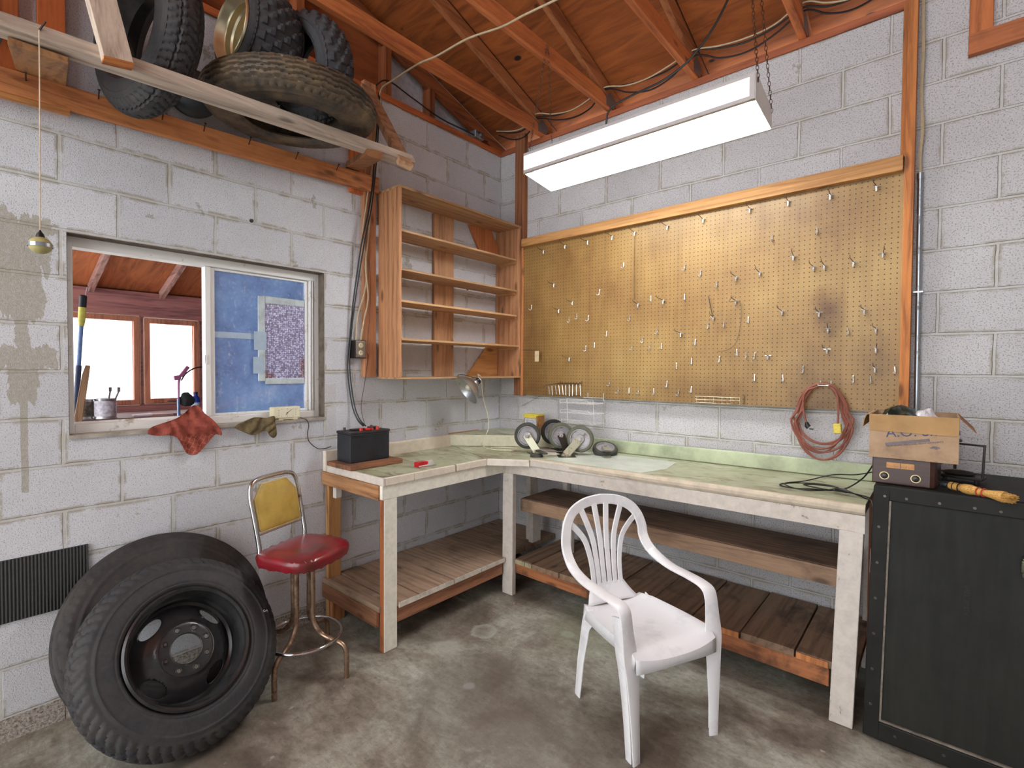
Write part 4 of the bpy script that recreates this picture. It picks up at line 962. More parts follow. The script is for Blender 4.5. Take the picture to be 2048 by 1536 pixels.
def gus(pts, m): MB().prism(pts, 'X', 0.004, 0.026).build('corner_brace', m, su, bevel=.001)
lw = wood((212, 156, 98), (168, 112, 62), 'Y'); dw = wood((196, 122, 74), (146, 84, 46), 'Z')
gus([(YL + .02, 2.50), (YL + .02, 2.689), (YL + .20, 2.689)], lw)
gus([(YL + .02, 1.488), (YL + .02, 1.69), (YL + .05, 1.69), (YL + .20, 1.488)], lw)
gus([(-0.40, 2.689), (-0.24, 2.44), (-0.066, 2.44), (-0.066, 2.58), (-0.14, 2.689)], dw)
gus([(-0.42, 1.488), (-0.16, 1.76), (-0.066, 1.76), (-0.066, 1.488)], lw)
o = BOX(0.06, -1.17, 1.7385, 0.105, -1.115, 1.80).build('white_block', plain('white_block', (226, 226, 222), .6), bevel=.003); tag(o, 'small white block on the lowest inner shelf, at its left end', 'block')

# ---------------------------------------------------------------- outlet with cables on the left post
t = thing('wall_outlet', 'metal outlet box with two sockets hanging beside the rough stud', 'outlet', (0.02, -1.41, 1.608))
BOX(0.002, -1.452, 1.608, 0.062, -1.372, 1.722).build('box', plain('dark_box', (44, 38, 36), .45, .5), t, bevel=.003)
BOX(0.0625, -1.447, 1.612, 0.066, -1.377, 1.718).build('face_plate', dirty_metal('plate', (150, 142, 134), (90, 76, 64), .3, .35, .8), t, bevel=.002)
iv = plain('ivory_socket', (214, 204, 170), .4)
for z in (1.690, 1.642):
    so = MB().lathe([(.0005, .004), (.015, .004), (.017, 0)], 24, frame((0.066, -1.412, z), (1, 0, 0))).build('socket', iv, t)
    b = MB()
    for dy in (-.006, .006): b.box(.0702, -1.412 + dy - .001, z - .002, .0708, -1.412 + dy + .001, z + .007)
    b.build('slot', plain('slot', (20, 20, 20), .6), so)
wire('outlet_cable', [(0.05, -1.27, 3.30), (0.05, -1.30, 2.95), (0.05, -1.335, 2.75), (0.055, -1.36, 2.62), (0.05, -1.385, 2.4), (0.05, -1.36, 2.2), (0.05, -1.37, 2.05), (0.045, -1.42, 1.88), (0.04, -1.43, 1.725)], .0055, white_w, 'left of two cream cables dropping to the wall outlet')
wire('outlet_cable', [(0.052, -1.29, 2.85), (0.055, -1.33, 2.6), (0.05, -1.345, 2.4), (0.055, -1.37, 2.2), (0.055, -1.35, 2.0), (0.05, -1.38, 1.85), (0.045, -1.40, 1.725)], .0055, white_w, 'right of two cream cables dropping to the wall outlet')
wire('outlet_cable', [(0.03, -1.25, 3.36), (0.075, -1.31, 2.95), (0.075, -1.35, 2.6), (0.06, -1.40, 2.35), (0.03, -1.44, 2.0), (0.015, -1.46, 1.75), (0.012, -1.475, 1.55), (0.02, -1.45, 1.32), (0.06, -1.435, 1.22), (0.12, -1.43, 1.18)], .005, black_w, 'left of two black cables running down to the battery')
wire('outlet_cable', [(0.03, -1.245, 3.36), (0.082, -1.30, 2.95), (0.082, -1.34, 2.6), (0.066, -1.385, 2.35), (0.036, -1.43, 2.0), (0.022, -1.455, 1.75), (0.018, -1.463, 1.55), (0.03, -1.44, 1.32), (0.07, -1.425, 1.22), (0.13, -1.42, 1.18)], .0045, black_w, 'right of two black cables running down to the battery')
wire('thin_wire', [(0.06, -1.345, 2.25), (0.06, -1.335, 2.1), (0.058, -1.34, 1.9), (0.07, -1.37, 1.66), (0.045, -1.345, 1.62), (0.045, -1.37, 1.45), (0.05, -1.40, 1.3), (0.11, -1.415, 1.19)], .0018, brown_w, 'thin brown wire from the outlet to the battery')

# ---------------------------------------------------------------- clamp work lamp under the shelf unit
t = thing('clamp_lamp', 'aluminium clamp work lamp hanging from the underside of the shelf unit', 'lamp', (0.28, -0.62, 1.28))
cl = Vector((0.285, -0.69, 1.392)); ax = (Vector((-.307, -.744, -.55))).normalized()
alr = dirty_metal('lamp_alu', (186, 188, 190), (120, 110, 100), .12, .3, .9, 8)
ML = frame(cl, ax)
MB().lathe([(.118, 0), (.121, -.002), (.117, -.008), (.098, -.036), (.068, -.062), (.04, -.078), (.03, -.084), (.03, -.10)], 56, ML).build('reflector', alr, t, solid=.0015)
MB().lathe([(.0225, -.088), (.0225, -.13), (.018, -.135), (.001, -.135)], 24, ML).build('socket', plain('socket_white', (206, 204, 196), .4), t)
MB().lathe([(.0235, -.105), (.0235, -.126)], 24, ML).build('socket_band', plain('black_band', (26, 26, 28), .4), t, solid=.001)
MB().lathe([(.001, -.005), (.018, -.010), (.028, -.026), (.026, -.045), (.015, -.07), (.013, -.088)], 24, ML).build('bulb', plain('bulb', (214, 206, 186), .15), t)
b = MB().tube(spline([cl - ax * .11, cl - ax * .10 + Vector((0, 0, .035)), (0.27, -0.60, 1.482), (0.262, -0.68, 1.50), (0.25, -0.73, 1.50), (0.262, -0.76, 1.476), (0.25, -0.80, 1.474)], 6), .003, 8)
b.build('clamp', plain('clamp_steel', (90, 88, 86), .35, .8), t)
MB().tube(spline([cl - ax * .135, (0.235, -0.515, 1.505), (0.235, -0.475, 1.47), (0.25, -0.475, 1.34), (0.25, -0.42, 1.19), (0.25, -0.415, 1.08), (0.23, -0.47, 0.985), (0.25, -0.47, 0.962), (0.36, -0.54, 0.960), (0.50, -0.53, 0.960), (0.56, -0.48, 0.961), (0.52, -0.40, 0.962), (0.42, -0.43, 0.963), (0.38, -0.52, 0.965), (0.45, -0.56, 0.963), (0.54, -0.50, 0.966), (0.62, -0.38, 0.963), (0.66, -0.33, 0.963)], 8), .0032, 8).build('cord', plain('cream_cord', (222, 214, 188), .5), t)

# ================================================================ PEGBOARD
peg = thing('pegboard', 'large brown pegboard on the back wall with a lumber header', 'pegboard', (1.5, -0.04, 1.86))
o = BOX(0.296, -0.046, 1.336, 2.708, -0.040, 2.552).build('panel', pegboard_mat(), peg)
wx = wood((204, 152, 94), (148, 98, 54), 'X')
b = MB(); b.add([(0.296, -.085, 2.528), (2.704, -.085, 2.528), (2.704, -.085, 2.604), (0.296, -.085, 2.590), (0.296, -.047, 2.528), (2.704, -.047, 2.528), (2.704, -.047, 2.604), (0.296, -.047, 2.590)], [(0, 1, 2, 3), (7, 6, 5, 4), (0, 4, 5, 1), (1, 5, 6, 2), (2, 6, 7, 3), (3, 7, 4, 0)])
b.build('header_board', wx, peg, bevel=.003)
BOX(0.297, -0.039, 1.36, 0.34, -0.001, 2.55).box(1.2, -.039, 1.36, 1.24, -.001, 2.55).box(2.1, -.039, 1.36, 2.14, -.001, 2.55).build('furring', wood(*OR, 'Z'), peg)
BOX(0.272, -0.052, 1.330, 0.294, -0.041, 2.53).build('edge_trim', wood((190, 124, 74), (140, 84, 46), 'Z'), peg)
# the row of holes is dark; hooks are things of their own
ORD = ['first', 'second', 'third', 'fourth', 'fifth', 'sixth', 'seventh', 'eighth', 'ninth', 'tenth', 'eleventh', 'twelfth', 'thirteenth', 'fourteenth', 'fifteenth', 'sixteenth', 'seventeenth', 'eighteenth', 'nineteenth', 'twentieth', 'twenty-first', 'twenty-second', 'twenty-third', 'twenty-fourth', 'twenty-fifth']
steel = dirty_metal('hook_steel', (226, 226, 224), (150, 124, 98), .12, .25, .7)
dsteel = dirty_metal('hook_dark', (110, 98, 88), (84, 54, 34), .5, .4)
shortP = [(1.19, 2.27), (1.0, 2.1), (0.38, 2.04), (0.74, 1.92), (0.81, 1.94), (0.91, 1.92), (1.06, 1.8), (0.89, 1.7), (0.96, 1.72), (1.24, 1.9), (1.62, 2.2), (1.72, 2.15), (1.82, 2.07), (1.39, 2.02), (1.62, 2.01), (1.44, 1.8), (1.34, 1.75), (1.26, 1.7), (1.39, 1.7), (1.47, 1.7), (1.77, 1.82), (1.69, 1.72), (1.67, 1.6), (1.57, 1.57), (1.09, 1.45), (1.16, 1.4), (1.24, 1.4), (1.31, 1.4), (1.42, 1.4), (1.51, 1.45), (1.59, 1.4), (1.67, 1.42), (1.84, 1.61), (1.86, 1.82), (2.0, 1.84), (1.94, 1.65), (1.99, 1.63), (2.04, 1.63), (2.04, 1.5), (2.19, 1.5), (2.29, 1.55), (2.49, 1.75), (2.52, 1.5), (2.59, 1.5), (2.69, 1.55), (2.34, 2.3), (2.12, 2.3)]
longP = [(0.5, 2.47), (0.7, 2.48), (0.9, 2.48), (1.1, 2.48), (1.27, 2.48), (1.5, 2.48), (1.73, 2.48), (2.0, 2.49), (2.2, 2.49), (2.4, 2.48), (2.6, 2.48), (0.6, 2.2), (0.77, 2.05), (0.65, 2.0), (1.3, 1.99), (1.48, 2.0), (1.6, 1.78), (0.75, 1.63), (1.93, 2.1), (2.06, 2.11), (2.23, 2.18), (2.33, 2.11), (2.38, 2.11), (2.51, 2.11), (2.63, 2.14), (1.93, 1.96), (2.18, 1.88), (2.36, 1.86), (2.56, 1.86), (2.4, 1.77), (2.61, 1.76), (2.4, 1.66), (2.61, 1.66), (2.11, 1.63), (2.61, 1.56), (1.8, 1.87)]
sh = MB().tube(spline([(0, 0, .020), (0, -.004, .012), (0, -.006, -.010), (0, -.012, -.019), (-.004, -.022, -.020), (-.006, -.029, -.012)], 5), .0032, 6).build('short_peg_hook', steel, origin=(0, 0, 0))
def long_hook(n):
    r = thing('long_peg_hook', '', 'hook', (0, 0, 0))
    MB().tube(spline([(0, -.006, .0), (0, -.05, .004), (0, -.085, .008), (0, -.092, .012), (0, -.095, .022)], 5), .0019, 6).build('prong', dsteel, r)
    MB().tube([(0, -.010, .004), (0, -.011, -.024)], .0052, 8).tube([(-.016, -.006, -.0), (.016, -.006, -.0)], .0024, 6).build('socket_clip', steel, r)
    return r
lh = long_hook(0)
def rank_labels(P, kind):
    """row by row names: band of the board, then the place in that band from the left"""
    out = {}
    bands = [(2.4, 9, 'header row'), (2.12, 2.4, 'upper third of the pegboard'), (1.93, 2.12, 'band just above pegboard middle'), (1.74, 1.93, 'band just below pegboard middle'), (1.53, 1.74, 'lower third of the pegboard'), (0, 1.53, 'bottom row of the pegboard')]
    for lo, hi, nm in bands:
        sel = sorted([i for i, p in enumerate(P) if lo <= p[1] < hi], key=lambda i: (P[i][0], P[i][1]))
        for k, i in enumerate(sel): out[i] = '%s peg hook, %s from left in the %s' % (kind, ORD[k], nm)
    return out
LB = rank_labels(shortP, 'short J-shaped')
for i, (x, z) in enumerate(shortP):
    o = sh if i == 0 else sh.copy()
    if i: COL.objects.link(o)
    o.location = (x, -.048, z); o.rotation_euler = (0, random.uniform(-.12, .12), random.uniform(-.5, .5))
    tag(o, LB[i], 'hook', 'short hooks on the pegboard')
LB = rank_labels(longP, 'long straight')
for i, (x, z) in enumerate(longP):
    o = lh if i == 0 else copy_tree(lh)
    o.location = (x, -.048 if z < 2.4 else -.048, z); o.rotation_euler = (random.uniform(-.06, .06), 0, random.uniform(-.12, .12))
    o['label'] = LB[i]; o['category'] = 'hook'; o['group'] = 'long hooks on the pegboard'
wire('hanging_wire', [(1.275, -.065, 2.47), (1.272, -.062, 2.2), (1.278, -.062, 2.02)], .0018, dsteel, 'straight dark wire hanging from the header hook row of the pegboard')
wire('hanging_wire', [(1.93, -.09, 1.985), (1.90, -.08, 1.955), (1.955, -.07, 1.95), (1.965, -.065, 1.87), (1.955, -.062, 1.78), (1.93, -.06, 1.70), (1.88, -.06, 1.665), (1.83, -.06, 1.66)], .0014, dsteel, 'thin curly wire hanging from a hook right of the pegboard centre')
o = MB().tube([(1.775, -.075, 2.0), (1.80, -.065, 1.87)], .0028, 6).build('leaning_rod', dsteel); tag(o, 'thin rust rod slanting down to a clip at the pegboard centre', 'rod')
# label tag on a long wire
t = thing('paper_tag', 'small paper tag hanging near the left edge of the pegboard', 'tag', (0.47, -.10, 1.60))
MB().tube([(0.30, -.07, 1.70), (0.47, -.10, 1.692)], .0015, 6).build('wire', dsteel, t)
MB().box(.455, -.102, 1.605, .495, -.1005, 1.688).build('card', plain('tag_card', (206, 186, 148), .7), t, bevel=.0006)
# bit racks
t = thing('drill_bit_rack', 'wire rack holding a row of shiny rods at the lower left of the pegboard', 'tool rack', (0.72, -.1, 1.34))
b = MB(); b.tube(spline([(.66, -.048, 1.46), (.66, -.055, 1.44), (.60, -.14, 1.425), (.585, -.16, 1.405)], 4), .002, 6).tube([(.66, -.055, 1.44), (.86, -.055, 1.44)], .0025, 6).tube([(.66, -.09, 1.435), (.86, -.09, 1.435)], .002, 6).tube([(.86, -.048, 1.46), (.86, -.10, 1.432)], .002, 6).tube([(.70, -.075, 1.355), (.87, -.075, 1.352)], .002, 6)
b.build('wire_frame', dsteel, t)
for k in range(10):
    x = .60 + k * .0285; dx = random.uniform(-.004, .008); q = (9 - k) / 9
    MB().tube([(x, -.075 - q * .04, 1.438 - q * .02), (x + dx, -.075 - q * .03, 1.345 + random.uniform(0, .012))], .0032, 8).build('rod', steel, t)
wht = plain('white_wire', (226, 226, 222), .4)
t = thing('wire_basket', 'white wire letter rack hanging below the left end of the pegboard', 'rack', (0.9, -.16, 1.14))
b = MB()
b.tube([(.80, -.16, 1.33), (.80, -.16, 1.315), (.815, -.17, 1.16)], .0022, 6).tube([(1.02, -.16, 1.33), (1.035, -.17, 1.16)], .0022, 6).tube([(.80, -.16, 1.33), (1.02, -.16, 1.33)], .0022, 6)
b.tube([(.91, -.05, 1.375), (.91, -.05, 1.34)], .002, 6).tube([(1.04, -.05, 1.375), (1.04, -.05, 1.335), (1.05, -.06, 1.315)], .002, 6).tube([(.88, -.06, 1.34), (1.04, -.05, 1.34)], .002, 6)
for z, o_ in ((1.305, 0), (1.235, .006), (1.165, .014)):
    for yy in (-.24, -.19, -.14, -.08): b.tube([(.80 + o_, yy, z), (1.05 + o_, yy, z)], .0014, 5)
    b.tube([(.80 + o_, -.25, z - .002), (.80 + o_, -.07, z - .002)], .002, 6).tube([(1.05 + o_, -.25, z - .002), (1.05 + o_, -.07, z - .002)], .002, 6)
    b.tube([(.80 + o_, -.25, z), (.80 + o_, -.25, z + .022), (1.03 + o_, -.25, z + .022), (1.05 + o_, -.25, z)], .0018, 6)
b.build('wire_frame', wht, t)
t = thing('wire_shelf', 'small empty wire rack on the bottom edge of the pegboard, at its middle', 'rack', (1.85, -.10, 1.335))
b = MB()
for z in (1.345, 1.365, 1.383): b.tube([(1.72, -.12, z), (1.98, -.12, z)], .0018, 6)
for k in range(6): x = 1.73 + k * .05; b.tube([(x, -.05, 1.34), (x, -.12, 1.345), (x, -.12, 1.385)], .0016, 6)
b.tube([(1.985, -.05, 1.40), (1.985, -.055, 1.345)], .003, 6)
b.build('wire_frame', dirty_metal('brass_wire', (176, 170, 146), (110, 96, 72), .3, .35), t)

# extension cord coil
t = thing('coiled_extension_lead', 'rust red extension cord coiled on a hook at the lower right of the pegboard', 'cord', (2.39, -.07, 1.07))
rc = plain('red_cord', (142, 84, 68), .5, var=.12, scale=12)
P = []; N = 7
for k in range(N * 26):
    a = 2 * pi * k / 26 + pi / 2; lp = k / 26
    rx_ = .125 + .014 * math.sin(lp * 2.1 + 1) + .006 * math.sin(a * 3 + lp); rz = .182 + .022 * math.sin(lp * 1.7 + .4)
    P.append((2.386 + rx_ * math.cos(a) * (1 if math.sin(a) < 0 else .82) + .006 * math.sin(lp * 3), -.078 - .018 * (lp % 2.3) / 2.3 - .010 * math.sin(lp * 2.7), 1.475 - rz + rz * math.sin(a)))
P += [(2.32, -.10, 1.44), (2.30, -.10, 1.38), (2.305, -.10, 1.31), (2.318, -.10, 1.26)]
MB().tube(spline(P, 2), .0052, 8).build('cord', rc, t)
MB().tube(spline([(2.40, -.10, 1.475), (2.45, -.11, 1.43), (2.462, -.115, 1.36), (2.462, -.115, 1.27)], 6), .0052, 8).build('cord_end', rc, t)
MB().obox((2.462, -.118, 1.243), (1, 0, .1), (0, 1, 0), (-.1, 0, 1), .018, .014, .026).build('yellow_socket', plain('yellow', (226, 204, 70), .4), t, bevel=.005)
b = MB().tube([(2.318, -.10, 1.265), (2.322, -.10, 1.245), (2.330, -.10, 1.238)], [.008, .014, .015], 10)
for d in (-.005, .005): b.box(2.332, -.1 + d - .001, 1.226, 2.350, -.1 + d + .001, 1.232)
b.build('plug', black_w, t)
MB().tube([(2.372, -.048, 1.49), (2.372, -.05, 1.468), (2.372, -.13, 1.466), (2.372, -.132, 1.476)], .0025, 6).tube([(2.42, -.048, 1.49), (2.42, -.05, 1.468), (2.42, -.13, 1.466), (2.42, -.132, 1.476)], .0025, 6).tube([(2.372, -.13, 1.466), (2.42, -.13, 1.466)], .0025, 6).build('wire_hook', steel, t)
o = MB().tube([(0.24, -.012, 1.235), (0.47, -.012, 1.345)], .0012, 5).build('stray_wire', dsteel); tag(o, 'thin dark wire slanting on the block wall left of the wire rack', 'wire')

# ================================================================ FLUORESCENT SHOP LIGHT
LX0, LX1 = 0.935, 2.215
def lw_(v):
    f = (v.x - LX0) / (LX1 - LX0); return (v.x, v.y + .045 * f, v.z + .022 * f)
YF, ZB = -.845, 2.728     # front bottom edge at the left end
H = .117
def q_(y, z): return (YF + y, ZB + z - y * .11)
lamp = thing('fluorescent_light', 'long lit fluorescent shop light hung on chains in front of the pegboard', 'light', (1.57, -.68, 2.69))
enamel = plain('enamel', (232, 230, 226), .35, var=.03, scale=5); greyrail = plain('grey_rail', (186, 180, 178), .4, .1, var=.04)
endp = [q_(0, 0), q_(0, H), q_(.02, H + .004), q_(.285, H - .02), q_(.285, 0)]
MB().prism(endp, 'X', LX0 - .003, LX0).warp(lw_).build('end_plate', enamel, lamp, bevel=.001)
MB().prism(endp, 'X', LX1, LX1 + .003).warp(lw_).build('end_plate', enamel, lamp, bevel=.001)
pan = [q_(.004, H), q_(.02, H + .003), q_(.282, H - .021), q_(.282, H - .024), q_(.02, H), q_(.004, H - .003)]
MB().prism(pan, 'X', LX0, LX1).warp(lw_).build('top_pan', enamel, lamp)
bk = [q_(.279, H - .022), q_(.284, H - .022), q_(.284, 0), q_(.262, 0), q_(.262, .003), q_(.279, .003)]
MB().prism(bk, 'X', LX0, LX1).warp(lw_).build('back_lens', None, lamp)
MB().prism([q_(0, H - .016), q_(-.003, H - .016), q_(-.003, H), q_(.004, H), q_(.004, H - .003), q_(0, H - .003)], 'X', LX0, LX1).warp(lw_).build('top_rail', greyrail, lamp)
MB().prism([q_(-.003, .018), q_(-.003, 0), q_(.014, 0), q_(.014, .003), q_(0, .003), q_(0, .018)], 'X', LX0, LX1).warp(lw_).build('bottom_rail', greyrail, lamp)
MB().prism([q_(-.004, 0), q_(-.004, H), q_(.006, H), q_(.006, 0)], 'X', LX1 - .022, LX1 + .0005).warp(lw_).build('end_cap_strip', greyrail, lamp)
e = NT('lit_lens'); e.col(srgb((250, 250, 245))); e.set(Roughness=.4); e.b.inputs['Emission Color'].default_value = (1, .99, .95, 1); e.b.inputs['Emission Strength'].default_value = 3.0; e.b.inputs['Emission Color'].default_value = (.93, .97, 1, 1)
MB().prism([q_(0, .018), q_(0.002, .018), q_(.002, H - .016), q_(0, H - .016)], 'X', LX0, LX1 - .022).warp(lw_).build('front_lens', e.m, lamp)
for o in lamp.children:
    if o.name == 'back_lens': o.data.materials.append(e.m)
MB().prism([q_(.10, H - .028), q_(.19, H - .036), q_(.165, H - .062), q_(.12, H - .060)], 'X', LX0 + .002, LX1 - .002).warp(lw_).build('ballast_cover', enamel, lamp)
e = NT('lit_tube'); e.col((1, 1, 1, 1)); e.b.inputs['Emission Color'].default_value = (.93, .97, 1, 1); e.b.inputs['Emission Strength'].default_value = LAMP
for dy in (.075, .215):
    y, z = q_(dy, .045)
    MB().tube([(LX0 + .03, y, z), ((LX0 + LX1) / 2, y, z), (LX1 - .03, y, z)], .017, 16).warp(lw_).build('tube', e.m, lamp)
    for xa, xb in ((LX0 + .001, LX0 + .03), (LX1 - .03, LX1 - .001)):
        MB().tube([(xa, y, z), (xb, y, z)], .014, 12).warp(lw_).build('tube_socket', plain('holder', (210, 214, 220), .4), lamp)
def chain(P0, P1, mat, n=None):
    P0 = Vector(P0); P1 = Vector(P1); L = (P1 - P0).length; n = n or max(3, int(L / .021)); b = MB(); d = (P1 - P0) / n
    for i in range(n):
        c = P0 + d * (i + .5); M = frame(c, (1, 0, 0) if i % 2 else (0, 1, 0), d)
        b.tube([M @ Vector((math.cos(t) * .0135 * 1.0, math.sin(t) * .0062, 0)) for t in [2 * pi * k / 8 for k in range(8)]], .0014, 4, closed=True)
    return b
rust = dirty_metal('rust_chain', (110, 92, 78), (92, 56, 38), .6, .5)
cx_ = (1.066, -.80, 3.46)
chain(cx_, (.96, YF + .02, ZB + H + .01), rust).build('chain', rust, lamp)
chain((1.068, -.79, 3.46), (.96, YF + .265, ZB + H - .02), rust).build('chain', rust, lamp)
chain((2.12, -.60, 3.62), (LX1 + .006, YF + .075, ZB + H - .01), rust).build('chain', rust, lamp)
chain((2.15, -.58, 3.62), (LX1 + .006, YF + .315, ZB + H - .055), rust).build('chain', rust, lamp)

# ================================================================ WORKBENCH, LEFT WING
pwY = wood((176, 150, 124), (118, 96, 76), 'Y', paint=CREAM, wear=.22); pwX = wood((176, 150, 124), (118, 96, 76), 'X', paint=(222, 212, 200), wear=.38)
pwZ = wood((176, 138, 104), (118, 84, 58), 'Z', paint=(224, 216, 206), wear=.38); pwZc = wood((170, 100, 56), (112, 62, 34), 'Z', paint=(248, 244, 228), wear=.04); pwYc = wood((170, 100, 56), (112, 62, 34), 'Y', paint=(250, 247, 232), wear=.0)
rawX = wood((186, 138, 94), (132, 88, 56), 'X'); rawY = wood((176, 124, 88), (118, 76, 50), 'Y'); rawZ = wood((198, 146, 92), (146, 98, 56), 'Z')
lam = benchtop_mat(); plankX = wood((168, 142, 120), (130, 106, 86), 'X', stain=.4); plankY = wood((140, 114, 92), (100, 80, 62), 'Y', stain=.65)
HT = .954
bl = thing('workbench', 'left wing of the corner workbench, its cream legs and plank shelf against the window wall', 'workbench', (.32, -1.1, 0), None)
BOX(.045, -1.625, HT - .004, .612, -1.545, HT).box(.045, -1.5415, HT - .004, .612, -1.39, HT + .0004).prism([(.045, -1.3865), (.612, -1.3865), (.612, -.838), (.045, -.588)], 'Z', HT - .004, HT).build('laminate_top', lam, bl)
BOX(.015, -1.625, HT - .040, .612, -.60, HT - .0045).build('top_board', wood((170, 140, 104), (118, 90, 60), 'X'), bl)
BOX(.6125, -1.628, HT - .042, .632, -1.432, HT + .001).box(.6125, -1.430, HT - .042, .632, -1.115, HT + .001).box(.6125, -1.10, HT - .042, .632, -.835, HT + .001).build('front_edge', pwY, bl, bevel=.004)
BOX(.05, -1.644, HT - .042, .632, -1.6285, HT + .0005).build('end_edge', pwX, bl, bevel=.003)
BOX(.596, -1.640, .836, .620, -.622, .9115).build('front_apron', pwYc, bl, bevel=.002)
BOX(.006, -1.650, .832, .596, -1.630, .911).build('end_apron', rawX, bl, bevel=.002)
BOX(.005, -1.644, .911, .042, -.60, 1.038).build('backsplash', pwY, bl, bevel=.006)
BOX(.582, -1.629, .001, .620, -1.542, .835).build('leg', pwZc, bl, bevel=.003, label='cream painted front leg, bare wood on its side')
BOX(.584, -1.6305, .003, .618, -1.6292, .833).build('bare_leg_side', wood((176, 104, 58), (112, 60, 32), 'Z', stain=.5), bl)
BOX(.012, -1.628, .001, .050, -1.545, .831).build('leg', rawZ, bl, bevel=.003)
BOX(.10, -1.629, .76, .135, -1.59, .831).build('cleat', pwZ, bl, bevel=.002)
BOX(.52, -.28, .262, .56, -.19, .911).build('leg', pwZ, bl, bevel=.003, label='pinkish grey rear leg near the corner')
b = MB(); ys = [-1.648, -1.50, -1.40, -1.26, -1.00, -.86, -.645]
for i, (a, c) in enumerate(((-1.648, -1.550), (-1.540, -1.404), (-1.394, -1.134), (-1.124, -.889), (-.879, -.653))):
    x1 = .600 if i == 0 else .632
    b.box(.01, a, .222 + .003 * (i % 2), x1, c, .252 + .003 * (i % 2))
b.box(.01, -.646, .222, .60, -.30, .254).box(.01, -.296, .222, .60, -.01, .254)
b.build('shelf_planks', plankX, bl, bevel=.002)
BOX(.6325, -1.54, .224, .636, -1.13, .252).box(.6325, -1.124, .224, .636, -.885, .253).box(.6325, -.880, .224, .636, -.652, .252).build('shelf_edge_paint', plain('cream_edge', (222, 214, 200), .6, var=.15, scale=20), bl)
BOX(.600, -1.541, .138, .618, -.66, .2215).build('shelf_rail', wood((168, 118, 88), (110, 68, 46), 'Y'), bl, bevel=.002)
BOX(.012, -1.652, .135, .582, -1.634, .2215).build('shelf_rail', wood((150, 104, 74), (98, 62, 42), 'X'), bl, bevel=.002)
BOX(.06, -1.628, .001, .10, -1.55, .135).build('shelf_post', wood((196, 130, 84), (140, 84, 50), 'Z'), bl, bevel=.003)

# corner piece and right wing
br = thing('workbench', 'long right wing of the corner workbench, under the pegboard, with a green laminate top', 'workbench', (1.6, -.33, 0), None)
def rise(v): return (v.x, v.y, v.z + (.010 * (v.x - .7) if v.x > .7 else 0))
b = MB(); b.prism([(.045, -.582), (.612, -.832), (.84, -.668), (.84, -.14), (.16, -.14), (.0452, -.26)], 'Z', HT - .004, HT)
b.build('corner_laminate', lam, br)
MB().box(.842, -.632, HT - .004, 2.632, -.045, HT).warp(rise).build('laminate_top', lam, br)
MB().prism([(.93, -.60), (1.60, -.60), (1.66, -.40), (1.62, -.14), (.93, -.14)], 'Z', HT, HT + .0012).warp(rise).build('laminate_patch', plain('pale_laminate', (206, 212, 200), .35, var=.1, scale=8), br)
MB().prism([(.035, -.60), (.612, -.60), (.612, -.833), (.84, -.666), (2.632, -.632), (2.632, -.012), (.035, -.012)], 'Z', HT - .040, HT - .0045).warp(rise).build('top_board', pwX, br)
MB().add([(.632, -.836, HT - .042), (.862, -.682, HT - .042), (.85, -.662, HT - .042), (.62, -.816, HT - .042), (.632, -.836, HT + .001), (.862, -.682, HT + .001), (.85, -.662, HT + .001), (.62, -.816, HT + .001)], [(0, 3, 2, 1), (4, 5, 6, 7), (0, 1, 5, 4), (1, 2, 6, 5), (2, 3, 7, 6), (3, 0, 4, 7)]).build('corner_front_edge', plain('cream_edge2', (228, 218, 204), .55, var=.1, scale=12), br, bevel=.003)
# rolled front edge
b = MB()
for x0, x1 in ((.845, 2.635),):
    pr_ = [(-.634, HT - .041), (-.652, HT - .038), (-.660, HT - .026), (-.660, HT - .012), (-.652, HT + .002), (-.640, HT + .005), (-.630, HT + .0005), (-.634, HT - .006)]
    b.prism(pr_, 'X', x0, x1)
b.warp(rise).build('rolled_front_edge', plain('beige_roll', (204, 190, 168), .4, var=.12, scale=14), br)
MB().box(.622, -.640, .836, 2.634, -.618, .9115).warp(rise).build('front_apron', pwX, br, bevel=.002)
BOX(2.600, -.6405, .8545, 2.6345, -.6412 - .002, .931).build('apron_end', pwZ, br)
BOX(.600, -.640, .001, .622, -.602, .8355).box(.622, -.640, .001, .690, -.602, .8355).build('leg', pwZ, br, bevel=.003, label='worn cream corner leg')
b = MB().box(2.543, -.640, .001, 2.630, -.602, .855); b.warp(lambda v: (v.x - .024 * (1 - v.z / .855), v.y, v.z)).build('leg', pwZ, br, bevel=.003, label='front right leg, peeling cream paint')
BOX(2.58, -.06, .001, 2.62, -.02, .90).build('leg', pwZ, br, bevel=.003)
BOX(.70, -.06, .001, .74, -.02, .90).build('leg', pwZ, br, bevel=.003)
MB().box(.78, -.040, HT + .0005, 2.632, -.012, HT + .088).warp(rise).build('backsplash', plain('green_splash', (188, 198, 164), .4, var=.18, scale=6), br, bevel=.006)
MB().prism([(.042, -.612), (.56, -.20), (.78, -.14), (.78, -.012), (.010, -.012), (.010, -.598), (.025, -.612)], 'Z', HT + .0005, HT + .086).build('corner_backsplash', wood((176, 150, 120), (120, 100, 76), 'X', paint=(212, 208, 182), wear=.15, knots=False), br, bevel=.005)
MB().prism([(.046, -.60), (.56, -.192), (.78, -.132), (.78, -.014), (.012, -.014), (.012, -.596)], 'Z', HT + .0868, HT + .088).build('corner_deck', lam, br)
BOX(.003, -.596, HT + .080, .0095, -.27, HT + .094).build('raw_strip', wood((204, 140, 76), (150, 92, 44), 'Y'), br)
MB().box(.66, -.50, .612, 2.545, -.12, .642).build('middle_shelf', wood((130, 104, 84), (84, 64, 52), 'X', stain=.5), br, bevel=.002)
MB().box(.66, -.519, .555, 2.56, -.5005, .640).build('middle_shelf_rail', wood((150, 122, 98), (104, 80, 62), 'X', stain=.4), br, bevel=.003)
